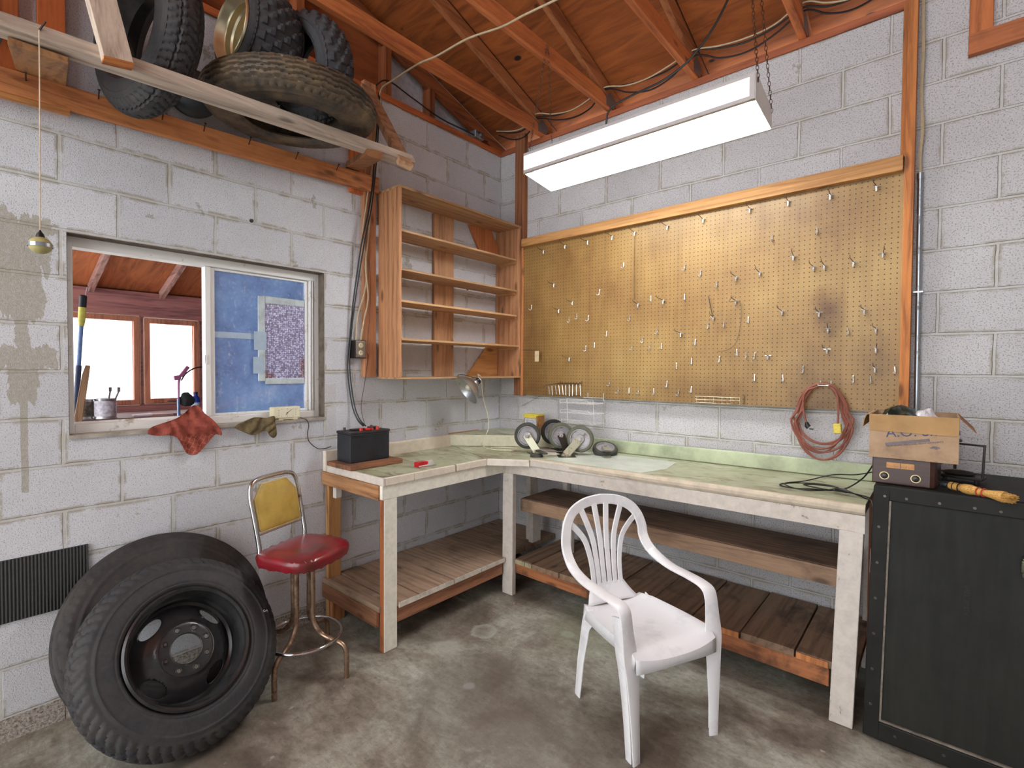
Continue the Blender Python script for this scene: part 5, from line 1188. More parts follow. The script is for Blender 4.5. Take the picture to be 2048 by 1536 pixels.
BOX(.56, -.30, .254, .60, -.20, .611).build('middle_shelf_post', pwZ, br, bevel=.003)
BOX(.86, -.30, .254, .94, -.26, .611).build('middle_shelf_post', pwZ, br, bevel=.003)
BOX(2.50, -.30, .254, 2.54, -.20, .611).build('middle_shelf_post', pwZ, br, bevel=.003)
b = MB(); xs_ = [.70, .84, 1.06, 1.24, 1.42, 1.66, 1.90, 2.14, 2.38, 2.62]
for i in range(len(xs_) - 1):
    b.box(xs_[i] + .003, -.618 + random.uniform(-.004, .004), .218 + random.uniform(-.002, .004), xs_[i + 1] - .004, -.02, .252 + random.uniform(-.003, .003))
b.build('shelf_planks', plankY, br, bevel=.002)
MB().box(.692, -.604, .150, 2.512, -.580, .2155).warp(lambda v: (v.x, v.y, v.z - .02 * (v.x - .7) / 1.9 + (.02 * (v.x - .7) / 1.9 if v.z > .2 else 0))).build('shelf_rail', wood((176, 112, 70), (120, 68, 40), 'X', stain=.9), br, bevel=.002)
MB().box(.70, -.6225, .221, .78, -.619, .250).box(.785, -.6225, .221, .84, -.619, .250).build('shelf_edge_paint', plain('olive_edge', (176, 166, 132), .6, var=.2, scale=20), br)
MB().box(1.43, -.6245, .222, 2.135, -.6225, .250).box(2.385, -.6245, .222, 2.51, -.6225, .250).build('shelf_edge_raw', wood((196, 128, 76), (140, 84, 46), 'Z', stain=.5), br)

# ---------------------------------------------------------------- battery
t = thing('car_battery', 'black car battery with red terminal caps on a scrap board on the workbench', 'battery', (.19, -1.47, .983))
bk_ = plain('battery_black', (34, 38, 44), .35, var=.25, scale=9)
BOX(.115, -1.610, .983, .262, -1.335, 1.150).build('case', bk_, t, bevel=.004)
BOX(.112, -1.613, 1.1505, .265, -1.332, 1.166).build('lid', plain('battery_lid', (40, 36, 38), .5, var=.3), t, bevel=.003)
b = MB()
for z in (1.128, 1.136, 1.143): b.box(.262, -1.60, z, .2645, -1.345, z + .002)
b.build('ridges', bk_, t)
BOX(.16, -1.555, 1.1665, .20, -1.46, 1.176).box(.16, -1.43, 1.1665, .20, -1.37, 1.181).build('vent_cap', plain('vent', (30, 30, 32), .4), t, bevel=.003)
rd = plain('red_cap', (214, 40, 34), .35, var=.05)
for (x, y) in ((.235, -1.52), (.235, -1.405)): MB().lathe([(.0115, 0), (.0095, .018), (.001, .018)], 20, Matrix.Translation((x, y, 1.1665))).build('red_cap', rd, t)
MB().obox((.235, -1.475, 1.174), (0, 1, 0), (1, 0, 0), (0, 0, 1), .016, .010, .007).obox((.235, -1.445, 1.173), (0, 1, 0), (1, 0, 0), (0, 0, 1), .009, .008, .007).build('red_clip', rd, t, bevel=.003)
for (x, y) in ((.14, -1.575), (.14, -1.385)): MB().lathe([(.009, 0), (.008, .018), (.001, .018)], 16, Matrix.Translation((x, y, 1.1665))).build('terminal', plain('lead', (90, 88, 86), .5, .7), t)
o = BOX(.075, -1.655, HT + .0012, .335, -1.285, .9820)
o.warp(lambda v: (v.x - .05 * (v.y + 1.655) / .37 * 0, v.y, v.z)).build('scrap_board', wood((144, 96, 68), (98, 62, 44), 'Y', stain=.6), bevel=.004)
tag(bpy.data.objects['scrap_board'], 'scrap of reddish board under the car battery', 'board')
# red and clear plastic block
t = thing('trailer_light', 'small red lens block with clear plastic end on the left workbench wing', 'light', (.55, -1.29, HT))
BOX(.505, -1.335, HT + .0015, .545, -1.26, HT + .034).build('red_lens', plain('red_lens', (196, 34, 40), .2), t, bevel=.003)
BOX(.497, -1.342, HT + .001, .553, -1.2, HT + .0045).build('base_plate', plain('clear_grey', (176, 170, 164), .25), t, bevel=.001)
MB().prism([(-1.2585, HT + .0046), (-1.207, HT + .0046), (-1.222, HT + .034), (-1.2585, HT + .034)], 'X', .507, .543).build('clear_end', plain('clear_grey2', (206, 198, 192), .2), t, bevel=.002)
BOX(.5455, -1.33, HT + .008, .547, -1.262, HT + .014).build('white_line', plain('whitish', (230, 226, 226), .4), t)

# ---------------------------------------------------------------- casters
rubc = rubber('caster_rubber', (62, 64, 60), (100, 96, 76), .4); rubg = rubber('caster_olive', (96, 98, 84), (120, 114, 92), .4)
hub = dirty_metal('caster_hub', (168, 165, 167), (128, 98, 84), .18, .45, .4, 24); frk = dirty_metal('caster_fork', (186, 184, 160), (92, 64, 42), .35, .4, .7, 16); oil = plain('oily_plate', (44, 40, 34), .3, .5)
def caster(label, c, yaw, base, R=.092, rm=rubc, fm=frk, lay=None):
    t = thing('caster_wheel', label, 'caster', (base[0], base[1], HT + .001), None)
    n = Vector((math.cos(yaw), math.sin(yaw), 0)); c = Vector(c)
    if lay: n = Vector(lay)
    M = frame(c, n); w = .042
    MB().lathe([(R * .74, w * .5), (R * .80, w * .55), (R * .93, w * .5), (R, w * .28), (R * 1.005, 0), (R, -w * .28), (R * .93, -w * .5), (R * .80, -w * .55), (R * .74, -w * .5)], 64, M, closed=True).build('tread', rm, t)
    MB().lathe([(R * .745, w * .52), (R * .70, w * .52), (R * .66, w * .2), (R * .34, w * .16), (R * .3, w * .5), (.0005, w * .5), (.0005, -w * .5), (R * .3, -w * .5), (R * .34, -w * .16), (R * .66, -w * .2), (R * .70, -w * .52), (R * .745, -w * .52)], 56, M).build('hub', hub, t)
    bp = Vector((base[0], base[1], HT + .018)) if not lay else Vector(base)
    side = n
    for sg in (1, -1):
        a = c + side * sg * (w * .5 + .008); e_ = bp + side * sg * (w * .5 + .006)
        d = (e_ - a); b = MB().beam(a - d.normalized() * .012, e_, .004, .052, side)
        fo = b.build('fork', fm, t, bevel=.001)
        MB().lathe([(.001, .010), (.009, .010), (.010, .003), (.016, 0)], 18, frame(a + side * sg * .002, side * sg)).build('axle_nut', hub, fo)
    if not lay:
        MB().lathe([(.001, .016), (.03, .016), (.036, .004), (.036, 0)], 32, Matrix.Translation((base[0], base[1], HT + .005))).build('swivel', fm, t)
        MB().obox((base[0], base[1], HT + .0035), (math.cos(yaw + .3), math.sin(yaw + .3), 0), (-math.sin(yaw + .3), math.cos(yaw + .3), 0), (0, 0, 1), .052, .06, .0025).build('mounting_plate', oil, t, bevel=.001)
    return t
caster('leftmost upright caster with grey disc hub, near the corner of the workbench', (.665, -.452, 1.075), -.95, (.735, -.43))
caster('dark upright caster at the back of the row, mostly hidden behind the middle one', (.72, -.215, 1.085), -.75, (.76, -.17), rm=rubber('caster_dark', (36, 36, 34), (60, 54, 44), .4), fm=oil)
caster('middle upright caster of the front row, with a dark fork', (.835, -.285, 1.075), -.80, (.90, -.30), rm=rubg, fm=oil)
caster('rightmost upright caster with a light fork leaning left', (1.01, -.305, 1.070), -1.15, (.965, -.405), rm=rubg)
caster('caster lying on its side at the right end of the caster row', (1.125, -.17, .992), 0, (1.215, -.29, .990), R=.085, lay=(.25, -.30, .92))
t = thing('steel_clip', 'dark steel bracket and disc lying on the bench in front of the casters', 'bracket', (.84, -.52, HT))
MB().lathe([(.001, .012), (.040, .012), (.046, .004), (.046, 0)], 32, Matrix.Translation((.815, -.54, HT + .001))).build('disc', plain('disc_dark', (70, 70, 66), .5, .5), t)
MB().beam((.79, -.50, HT + .035), (.90, -.55, HT + .030), .032, .014, (1, 1, 0)).build('bracket_arm', plain('bracket_grey', (98, 98, 96), .45, .6), t, bevel=.005)
# label tin in the corner
t = thing('sealer_tin', 'orange and yellow tin with white paper label behind the left caster', 'tin', (.48, -.17, HT + .089))
BOX(.43, -.20, HT + .089, .565, -.115, 1.192).build('body', plain('orange_tin', (158, 108, 60), .5, var=.3), t, bevel=.004)
BOX(.428, -.2015, 1.170, .548, -.198, 1.190).box(.428, -.20, 1.190, .566, -.113, 1.200).build('yellow_lid', plain('yellow_tin', (216, 196, 72), .5), t)
BOX(.440, -.2025, HT + .10, .552, -.2005, 1.168).build('paper_label', plain('grey_label', (198, 198, 202), .6, var=.2, scale=40), t)
b = MB()
for k in range(7): b.box(.455, -.2032, 1.15 - k * .014, .53 - (k % 3) * .012, -.2027, 1.152 - k * .014)
b.build('label_print', plain('print_blue', (70, 80, 110), .6), t)
# lamp cord / black flex on the right of the bench
bc = 'black flex cords tangled on the right end of the bench beside the radio'
t = thing('cord_tangle', bc, 'cord', (2.45, -.45, HT + .018))
zc = HT + .024
b = MB()
b.tube(spline([(2.651, -.54, 1.14), (2.60, -.44, 1.05), (2.52, -.42, .985), (2.42, -.46, zc), (2.33, -.50, zc), (2.27, -.46, zc), (2.33, -.38, zc + .004), (2.45, -.35, zc + .008), (2.54, -.40, zc + .002), (2.62, -.50, zc + .0), (2.648, -.56, zc + .004), (2.655, -.60, .93), (2.655, -.60, .75)], 8), .0032, 7)
b.tube(spline([(2.651, -.50, 1.10), (2.57, -.40, 1.06), (2.47, -.30, 1.03), (2.36, -.34, .99), (2.29, -.46, zc + .008), (2.38, -.55, zc + .008), (2.46, -.52, zc + .012), (2.50, -.40, zc + .010), (2.43, -.40, zc + .012), (2.37, -.44, zc + .012), (2.45, -.50, zc + .016), (2.57, -.47, zc + .008), (2.64, -.53, zc + .010)], 8), .0028, 7)
b.build('flex', black_w, t)
MB().tube([(2.50, -.45, zc + .012), (2.515, -.455, zc + .014), (2.545, -.47, zc + .014), (2.56, -.475, zc + .012)], [.004, .009, .009, .004], 10).build('inline_switch', black_w, t)

# ================================================================ DARK TOOL CHEST
t = thing('tool_chest', 'tall black wooden chest with framed front at the right edge of the photo', 'chest', (3.1, -.34, 0))
chm = plain('chest_black', (34, 34, 30), .6, var=.22, scale=6, bump=.3, spec=.3)
def chest_panel():
    t_ = NT('chest_panel'); c = t_.coord(); n = t_.noise(c, 5, 6, .65); f = t_.noise(c, 24, 6, .8)
    m = t_.new('Mapping'); m.inputs['Scale'].default_value = (26, 26, 2.5); t_.link(c, m.inputs[0]); g = t_.noise(m.outputs[0], 1.2, 4, .6)
    col = t_.ramp(t_.math('MULTIPLY_ADD', g, .5, t_.math('MULTIPLY', n, .5)), [(.3, srgb((24, 25, 22))), (.7, srgb((46, 47, 42)))])
    col = t_.mix(t_.ramp(f, [(.735, BLK), (.76, WHT)]), col, srgb((150, 140, 122)))
    t_.col(col); t_.set(Roughness=.6); t_.b.inputs['Specular IOR Level'].default_value = .3; t_.bump(g, .15, .003); return t_.m
lean = lambda v: (v.x + .020 * v.z / 1.07, v.y, v.z)
CX, CY, CZ = 2.642, -.655, 1.070
MB().box(CX, CY + .022, .02, 3.70, -.02, CZ).warp(lean).build('carcass', chm, t, bevel=.004)
b = MB(); 
b.box(CX, CY, .012, CX + .052, CY + .021, CZ).box(CX + .052, CY, 1.012, 3.70, CY + .021, CZ).box(CX + .052, CY, .012, 3.70, CY + .021, .085)
b.warp(lean).build('frame', chm, t, bevel=.004)
b = MB().box(CX + .053, CY + .006, .086, CX + .060, CY + .020, 1.011).box(CX + .060, CY + .006, .086, 3.70, CY + .020, .094)
b.warp(lean).build('moulding', plain('worn_edge', (134, 124, 112), .5, var=.25, scale=30), t)
MB().box(CX + .0605, CY + .014, .0945, 3.70, CY + .0215, 1.0115).warp(lean).build('front_panel', chest_panel(), t)
b = MB()
for x, z in ((2.68, 1.03), (2.75, 1.03), (2.85, 1.03), (2.95, 1.03), (3.02, 1.03), (2.665, .9), (2.665, .75), (2.665, .6), (2.665, .45), (2.665, .3), (2.665, .15), (2.75, .05), (2.9, .05)):
    b.lathe([(.001, .0015), (.005, .0015), (.006, 0)], 12, frame((x + .02 * z / 1.07, CY, z), (0, -1, 0)))
b.build('nail_heads', plain('nail_head', (96, 92, 84), .35, .7), t)
q = text_mb('INST. III-82A', .022, Matrix(((0, -1, 0, 2.962), (0, 0, -1, CY + .0138), (-1, 0, 0, .67), (0, 0, 0, 1))) @ Matrix.Rotation(0, 4, 'Z'), .0003)
q.build('stencil', plain('stencil', (26, 27, 26), .5), t)
MB().obox((3.115, CY - .012, .845), (1, 0, 0), (0, 1, 0), (0, 0, 1), .02, .018, .035).obox((3.10, CY - .030, .85), (1, 0, 0), (0, 1, 0), (0, 0, 1), .008, .004, .022).build('latch', dirty_metal('latch_m', (110, 114, 96), (60, 50, 40), .4, .35), t, bevel=.004)
MB().box(2.632, -.45, .04, 2.6415, -.10, .95).build('side_rail', wood((176, 104, 60), (120, 62, 34), 'Z', stain=.4), t)
b = MB().box(CX - .001, CY + .004, .70, CX - .0002, CY + .018, .80).warp(lean); b.build('chip', plain('chip', (190, 188, 184), .6), t)

# radio
TZ = CZ + .001
t = thing('tabletop_radio', 'dark brown tabletop radio with two knobs on top of the chest', 'radio', (2.75, -.50, TZ))
rb = wood((74, 46, 38), (44, 28, 24), 'X', rough=.35, knots=False)
MB().prism([(2.650, -.592), (2.838, -.592), (2.852, -.584), (2.860, -.565), (2.872, -.42), (2.650, -.42)], 'Z', TZ, TZ + .110).build('case', rb, t, bevel=.004)
BOX(2.698, -.5945, TZ + .068, 2.790, -.592, TZ + .092).build('dial_window', plain('amber_dial', (206, 142, 66), .3, var=.1), t, bevel=.001)
b = MB()
for k in range(17): x = 2.703 + k * .0051; b.box(x, -.5952, TZ + .073, x + .0008, -.5946, TZ + (.083 if k % 4 == 0 else .079))
b.box(2.743, -.5956, TZ + .069, 2.7445, -.5947, TZ + .091)
b.build('dial_marks', plain('dial_ink', (90, 40, 20), .5), t)
for x in (2.692, 2.794):
    M = frame((x, -.593, TZ + .034), (0, -1, 0))
    MB().lathe([(.0165, .0), (.0165, .003), (.0135, .003), (.0135, 0)], 28, M).build('knob_ring', plain('brass_ring', (188, 170, 130), .3, .8), t)
    MB().lathe([(.012, .0), (.012, .006), (.009, .016), (.001, .017)], 24, M).build('knob', plain('knob_dark', (30, 18, 16), .3), t)

# cardboard box with bags in it
cb = plain('cardboard_out', (186, 156, 126), .85, var=.16, scale=10); ci = plain('cardboard_in', (186, 148, 100), .85, var=.1, scale=8)
t = thing('cardboard_box', 'open cardboard box with printed front standing on the radio', 'box', (2.78, -.47, TZ + .1115))
z0 = TZ + .112; z1 = z0 + .180
tilt = lambda v: (v.x, v.y, v.z - .012 * (v.x - 2.64) * .4)
bx0, bx1, by0, by1 = 2.640, 2.922, -.622, -.30
b = MB()
b.box(bx0, by0, z0, bx1, by0 + .004, z1).box(bx0, by1 - .004, z0, bx1, by1, z1).box(bx0, by0 + .004, z0, bx0 + .004, by1 - .004, z1).box(bx1 - .004, by0 + .004, z0, bx1, by1 - .004, z1).box(bx0 + .004, by0 + .004, z0, bx1 - .004, by1 - .004, z0 + .004)
b.build('body', cb, t, bevel=.0015)
V = [(bx0 + .001, by0 - .001, z1), (bx1 - .001, by0 - .001, z1), (bx1 - .001, by0 - .004, z1 - .060), (bx1 - .008, by0 - .005, z1 - .072), (bx0 + .001, by0 - .004, z1 - .068)]
MB().add(V, [(0, 1, 2, 3, 4)]).build('front_flap', ci, t, solid=.003)
MB().add([(bx1, by0 + .01, z1), (bx1, by1 - .01, z1), (bx1 + .048, by1 - .03, z1 - .055), (bx1 + .048, by0 + .015, z1 - .055)], [(0, 1, 2, 3)]).build('side_flap', plain('flap_brown', (150, 100, 60), .85), t, solid=.003)
b = MB(); pth = [(bx0, z1), (bx0 - .012, z1 - .004), (bx0 - .020, z1 - .025), (bx0 - .024, z1 - .055)]
vs = [(p[0], y, p[1]) for p in pth for y in (by0 + .012, by1 - .02)]
b.add(vs, [(2 * i, 2 * i + 1, 2 * i + 3, 2 * i + 2) for i in range(3)]); b.build('side_flap', ci, t, solid=.003)
ink = plain('blue_ink', (76, 86, 122), .7); ink2 = plain('grey_ink', (128, 118, 122), .7)
Mt = Matrix(((1, 0, 0, 0), (0, 0, -1, by0 - .0004), (0, 1, 0, 0), (0, 0, 0, 1)))
def onbox(x, z, rot): return Matrix.Translation((x, 0, z)) @ Mt @ Matrix.Rotation(rot, 4, 'Z')
text_mb('A.O. Smith', .052, onbox(2.697, z1 - .093, .12), .0003, 'LEFT').build('print_large', ink, t)
MB().obox((2.765, by0 - .0008, z1 - .108), (1, 0, .22), (0, 1, 0), (-.22, 0, 1), .072, .0004, .0058).build('print_bar', ink2, t)
text_mb('FROM PEOPLE WHO CARE ABOUT EXCELLENCE', .0083, onbox(2.700, z1 - .134, .20), .0003, 'LEFT').build('print_small', plain('navy_ink', (40, 50, 92), .7), t)
b = MB()
for k, (w_, dx) in enumerate(((.016, 0), (.026, .002), (.036, .0), (.022, -.003), (.012, .004))): b.box(2.85 + dx - w_ / 2 + .002, by0 - .0008, z1 - .118 - k * .0026, 2.85 + dx + w_ / 2, by0 - .0004, z1 - .1165 - k * .0026)
b.build('print_logo', ink, t)
def bag(name, label, c, s, mat, seed):
    mb = MB().sphere((0, 0, 0), 1, 22)
    def f(v):
        d = v.normalized(); k = 1 + .22 * nz(d.x, d.y, d.z + seed, 2.2) + .12 * abs(nz(d.x, d.y, d.z + seed, 6)) + .05 * nz(d.x, d.y, d.z, 14)
        return (c[0] + d.x * s[0] * k, c[1] + d.y * s[1] * k, c[2] + d.z * s[2] * k)
    o = mb.warp(f).build(name, mat); tag(o, label, 'bag')
bag('plastic_bag', 'dark green plastic bag bulging out of the cardboard box', (2.728, -.46, z1 - .045), (.072, .10, .072), plain('green_plastic', (26, 40, 36), .22, var=.3, scale=20), 1)
bag('plastic_bag', 'white plastic bag in the cardboard box beside the green one', (2.820, -.46, z1 - .045), (.045, .08, .062), plain('white_plastic', (214, 212, 216), .3, var=.08), 5)

# clamp-like press on the chest
t = thing('steel_press', 'dark steel screw press frame standing on the chest behind the brush', 'press', (2.95, -.32, TZ))
dm = plain('press_dark', (56, 52, 50), .4, .5, var=.25, scale=16)
b = MB().beam((2.865, -.30, TZ + .022), (3.01, -.33, TZ + .022), .075, .012, (0, 1, 0)); b.build('base_bar', dm, t, bevel=.003)
MB().beam((3.004, -.328, TZ + .022), (3.008, -.328, TZ + .165), .022, .008, (0, 1, 0)).beam((2.90, -.305, TZ + .162), (3.010, -.329, TZ + .160), .020, .007, (0, 1, 0)).build('bent_arm', dm, t, bevel=.002)
MB().tube([(2.917, -.308, TZ + .175), (2.917, -.308, TZ + .05)], .0055, 12).build('screw', dm, t)
MB().lathe([(.001, .012), (.022, .012), (.027, .004), (.024, 0), (.001, 0)], 28, Matrix.Translation((2.914, -.308, TZ + .170))).build('knob', plain('knob_steel', (96, 104, 106), .25, .8), t)
MB().sphere((2.93, -.31, TZ + .036), .05, 12, (1.1, .75, .22)).build('pad', plain('pad_brown', (52, 44, 36), .8, var=.3), t)
for x, y in ((2.885, -.335), (2.985, -.355)): MB().tube([(x, y, TZ), (x, y, TZ + .016)], .008, 12).build('foot', dm, t)

# whisk brush
t = thing('whisk_brush', 'straw whisk brush with red bindings lying on the chest', 'brush', (2.95, -.62, TZ))
A = Vector((2.842, -.535, TZ + .022)); Bv = Vector((3.062, -.700, TZ + .020)); d = (Bv - A); Ld = d.length; d.normalize(); sd = d.cross(Vector((0, 0, 1)))
def at(f, s=0, z=0): return A + d * Ld * f + sd * s + Vector((0, 0, z))
MB().tube(spline([at(.20), at(.10, .0, .006), at(.0, 0, .012), at(-.02, 0, .004), at(.06, 0, -.006)], 5), .0022, 6).build('wire_loop', plain('chrome_w', (170, 172, 176), .2, .9), t)
MB().tube([at(.14), at(.16), at(.24), at(.25)], [.008, .013, .014, .012], 16).build('metal_ferrule', plain('ferrule', (130, 136, 144), .25, .9), t)
MB().tube([at(.25), at(.29), at(.36), at(.40)], [.013, .016, .016, .014], 16).build('handle', plain('straw_handle', (204, 160, 84), .6, var=.2, scale=60), t)
b = MB()
for f in (.25, .315, .385): b.tube([at(f), at(f + .012)], .0168, 16)
b.build('handle_bands', plain('dark_band', (50, 40, 40), .5), t)
straw = NT('straw'); c = straw.coord(); m = straw.new('Mapping'); m.inputs['Rotation'].default_value = (0, 0, math.atan2(d.y, d.x) * -1); m.inputs['Scale'].default_value = (8, 500, 500)
straw.link(c, m.inputs[0]); n_ = straw.noise(m.outputs[0], 1, 3, .6); straw.col(straw.ramp(n_, [(.3, srgb((150, 100, 44))), (.6, srgb((224, 178, 96)))])); straw.set(Roughness=.7)
b = MB().tube([at(.395), at(.44), at(.52), at(.62), at(.68), at(.76), at(.88), at(.93)], [.011, .018, .020, .014, .0115, .014, .020, .021], 20)
random.seed(3)
for k in range(170):
    a = random.uniform(0, 2 * pi); r_ = random.uniform(.4, 1); s0 = math.cos(a) * r_; c0 = math.sin(a) * r_
    b.tube([at(.74, s0 * .012, c0 * .011), at(random.uniform(.97, 1.04), s0 * .027, max(-.018, c0 * .018))], .0009, 4)
b.build('straw', straw.m, t)
b = MB()
for f in (.625, .69): b.lathe([(.0150, -.002), (.0162, 0), (.0150, .002)], 24, frame(at(f), d))
b.build('red_binding', plain('red_thread', (196, 70, 50), .6), t, solid=.002)

# ================================================================ BAR STOOL
st = thing('bar_stool', 'chrome bar stool with red vinyl seat and yellow back beside the workbench', 'stool', (.445, -1.995, 0))
cr_ = dirty_metal('chrome', (206, 204, 204), (110, 84, 62), .15, .12, 1.0, 10); crr = dirty_metal('rusty_chrome', (166, 140, 118), (98, 72, 52), .6, .3, .9, 12)
C = Vector((.445, -1.995, 0))
for k in range(4):
    a = math.radians(-121 + 90 * k) + .0
    A_ = [(.560, -2.193), (.655, -1.877), (.330, -1.797), (.235, -2.113)][k]
    dv = Vector((A_[0] - C.x, A_[1] - C.y, 0)); L_ = dv.length; u_ = dv.normalized()
    P = [C + u_ * .055 + Vector((0, 0, .585)), C + u_ * .055 + Vector((0, 0, .40)), C + u_ * .055 + Vector((0, 0, .29)), C + u_ * .068 + Vector((0, 0, .245)), C + u_ * .105 + Vector((0, 0, .205)), C + u_ * .155 + Vector((0, 0, .185)), C + u_ * (L_ - .035) + Vector((0, 0, .172)), C + u_ * (L_ - .008) + Vector((0, 0, .150)), C + u_ * L_ + Vector((0, 0, .11)), C + u_ * L_ + Vector((0, 0, .0))]
    MB().tube(spline(P, 6), .0125, 12).build('leg', crr, st)
MB().tube([C + Vector((.185 * math.cos(2 * pi * i / 64), .185 * math.sin(2 * pi * i / 64), .190)) for i in range(64)], .0085, 10, closed=True).build('foot_ring', cr_, st)
MB().box(C.x - .10, C.y - .10, .583, C.x + .10, C.y + .10, .592).build('seat_plate', dsteel, st, bevel=.002)
# seat
Ff = Vector((.935, .355, 0)); Rr = Vector((-.355, .935, 0)); SC = Vector((.455, -1.985, 0.012))
def S3(x, y, z): return SC + Rr * x + Ff * y + Vector((0, 0, z))
out = [(-.125, -.165), (-.165, -.145), (-.190, -.10), (-.192, .04), (-.175, .115), (-.135, .155), (-.06, .170), (.06, .170), (.135, .155), (.175, .115), (.192, .04), (.190, -.10), (.165, -.145), (.125, -.165)]
out = [tuple(p)[:2] for p in spline([(a, b_, 0) for a, b_ in out], 5, True)]
V, F = cdt(out, [], .018)
def inset(p):
    m = min(math.hypot(p[0] - o_[0], p[1] - o_[1]) for o_ in out); return m
b = MB(); top = [S3(p[0], p[1], .618 + .026 * min(1, inset(p) / .07) ** .6) for p in V]
b.add(top, F, True)
n_o = len(out)
for i in range(n_o): pass
rim_v = []
for lev, (sc_, z_) in enumerate(((1.0, .618), (1.018, .606), (1.010, .590), (.985, .572))):
    for i, p in enumerate(out): rim_v.append(S3(p[0] * sc_, p[1] * sc_, z_ + (.005 * math.sin(i * 1.9) if lev == 3 else 0)))
b.add(rim_v, [(l * n_o + i, l * n_o + (i + 1) % n_o, (l + 1) * n_o + (i + 1) % n_o, (l + 1) * n_o + i) for l in range(3) for i in range(n_o)], True)
b.add([S3(p[0] * .985, p[1] * .985, .573) for p in out], [tuple(range(n_o))])
def vinyl(nm, rgb, dk):
    t_ = NT(nm); c = t_.coord(); n = t_.noise(c, 7, 5, .6); f = t_.noise(c, 90, 3, .6)
    t_.col(t_.ramp(n, [(.35, srgb(dk)), (.6, srgb(rgb))])); t_.set(Roughness=.28); t_.bump(t_.math('MULTIPLY_ADD', f, .3, n), .25, .006); t_.b.inputs['Coat Weight'].default_value = .3; return t_.m
b.build('seat', vinyl('red_vinyl', (138, 24, 38), (92, 34, 30)), st)
for x, y in ((-.12, .12), (.13, .12), (0, .13)): MB().sphere(S3(x, y, .566), .009, 8).build('screw_cap', plain('cap_brass', (190, 160, 120), .3, .6), st)
# backrest hoop
def B3(x, s): x = x * 1.04 + .012; s = s * .965; return S3(x, -.150 - .075 * (s - .02) / .36, .60 + s)
hp = [S3(-.145, .02, .578), S3(-.150, -.09, .580), S3(-.150, -.145, .592), B3(-.148, .05), B3(-.150, .20), B3(-.152, .30), B3(-.135, .362), B3(-.09, .382), B3(0, .386), B3(.09, .382), B3(.135, .362), B3(.152, .30), B3(.150, .20), B3(.148, .05), S3(.150, -.145, .592), S3(.150, -.09, .580), S3(.145, .02, .578)]
MB().tube(spline(hp, 7), .0115, 12).build('back_frame', cr_, st)
MB().tube([B3(-.146, .110), B3(.146, .110)], .005, 10).build('back_crossbar', cr_, st)
pad = [(-.120, .120), (.120, .120), (.132, .135), (.132, .285), (.078, .355), (-.078, .355), (-.132, .285), (-.132, .135)]
V, F = cdt(pad, [], .02)
def ins(p): return min(max(0, .5 * 0 + min(math.hypot(p[0] - (a[0] + (c_[0] - a[0]) * k / 10), p[1] - (a[1] + (c_[1] - a[1]) * k / 10)) for a, c_ in zip(pad, pad[1:] + pad[:1]) for k in range(10))), 1)
b = MB(); nrm_b = (B3(1, .1) - B3(0, .1)).cross(B3(0, .3) - B3(0, .1)).normalized()
if nrm_b.dot(Ff) < 0: nrm_b = -nrm_b
b.add([B3(p[0], p[1]) + nrm_b * (.004 + .012 * min(1, ins(p) / .03) ** .5) for p in V], F, True)
b.add([B3(p[0], p[1]) - nrm_b * .008 for p in pad] + [B3(p[0], p[1]) + nrm_b * .004 for p in pad], [tuple(range(8))] + [(i, (i + 1) % 8, (i + 1) % 8 + 8, i + 8) for i in range(8)])
bpad = b.build('back_pad', vinyl('yellow_vinyl', (204, 174, 88), (180, 148, 66)), st)
MB().tube([B3(p[0], p[1]) + nrm_b * .004 for p in pad], .003, 8, closed=True).build('piping', plain('ivory_pipe', (216, 196, 130), .4), bpad)

# ================================================================ WHITE PLASTIC CHAIR
wp = NT('white_plastic_chair'); c = wp.coord(); n = wp.noise(c, 5, 6, .65)
wp.col(wp.ramp(n, [(.28, srgb((216, 216, 220))), (.5, srgb((244, 244, 246)))])); wp.set(Roughness=.32); wp = wp.m
ch = thing('plastic_armchair', 'white plastic armchair with slatted back in front of the workbench', 'chair', (0, 0, 0))
def sy(f):  # left and right mirrored
    return [(1, f(1)), (-1, f(-1))]
# seat surface
b = MB(); nx, ny = 18, 20; vs = []
for j in range(ny + 1):
    v = j / ny; y = -.205 + .435 * v
    hw = .180 + .030 * math.sin(pi * min(1, v * .62)) + (.0 if v > .15 else -.02 * (1 - v / .15))
    for i in range(nx + 1):
        u = -1 + 2 * i / nx; z = .415 + .020 * abs(u) ** 3 - .012 * (1 - u * u) * math.sin(pi * v) + .012 * v
        if v > .86: z -= .034 * ((v - .86) / .14) ** 2
        vs.append((u * hw, y + (.016 * (1 - u * u) if v > .9 else 0), z))
b.add(vs, [(j * (nx + 1) + i, j * (nx + 1) + i + 1, (j + 1) * (nx + 1) + i + 1, (j + 1) * (nx + 1) + i) for j in range(ny) for i in range(nx)], True)
e = [vs[ny * (nx + 1) + i] for i in range(nx + 1)]
b.add([(p[0], p[1], p[2]) for p in e] + [(p[0] * 1.0, p[1] + .006, p[2] - .030 - .028 * abs(p[0] / .21) ** 2) for p in e], [(i, i + 1, i + nx + 2, i + nx + 1) for i in range(nx)], True)
for sgn in (0, nx):
    e = [vs[j * (nx + 1) + sgn] for j in range(ny + 1)]
    b.add(e + [(p[0] * 1.03, p[1], p[2] - .040 + .0) for p in e], [(j, j + 1, j + ny + 2, j + ny + 1) for j in range(ny)], True)
b.build('seat', wp, ch, solid=.004)
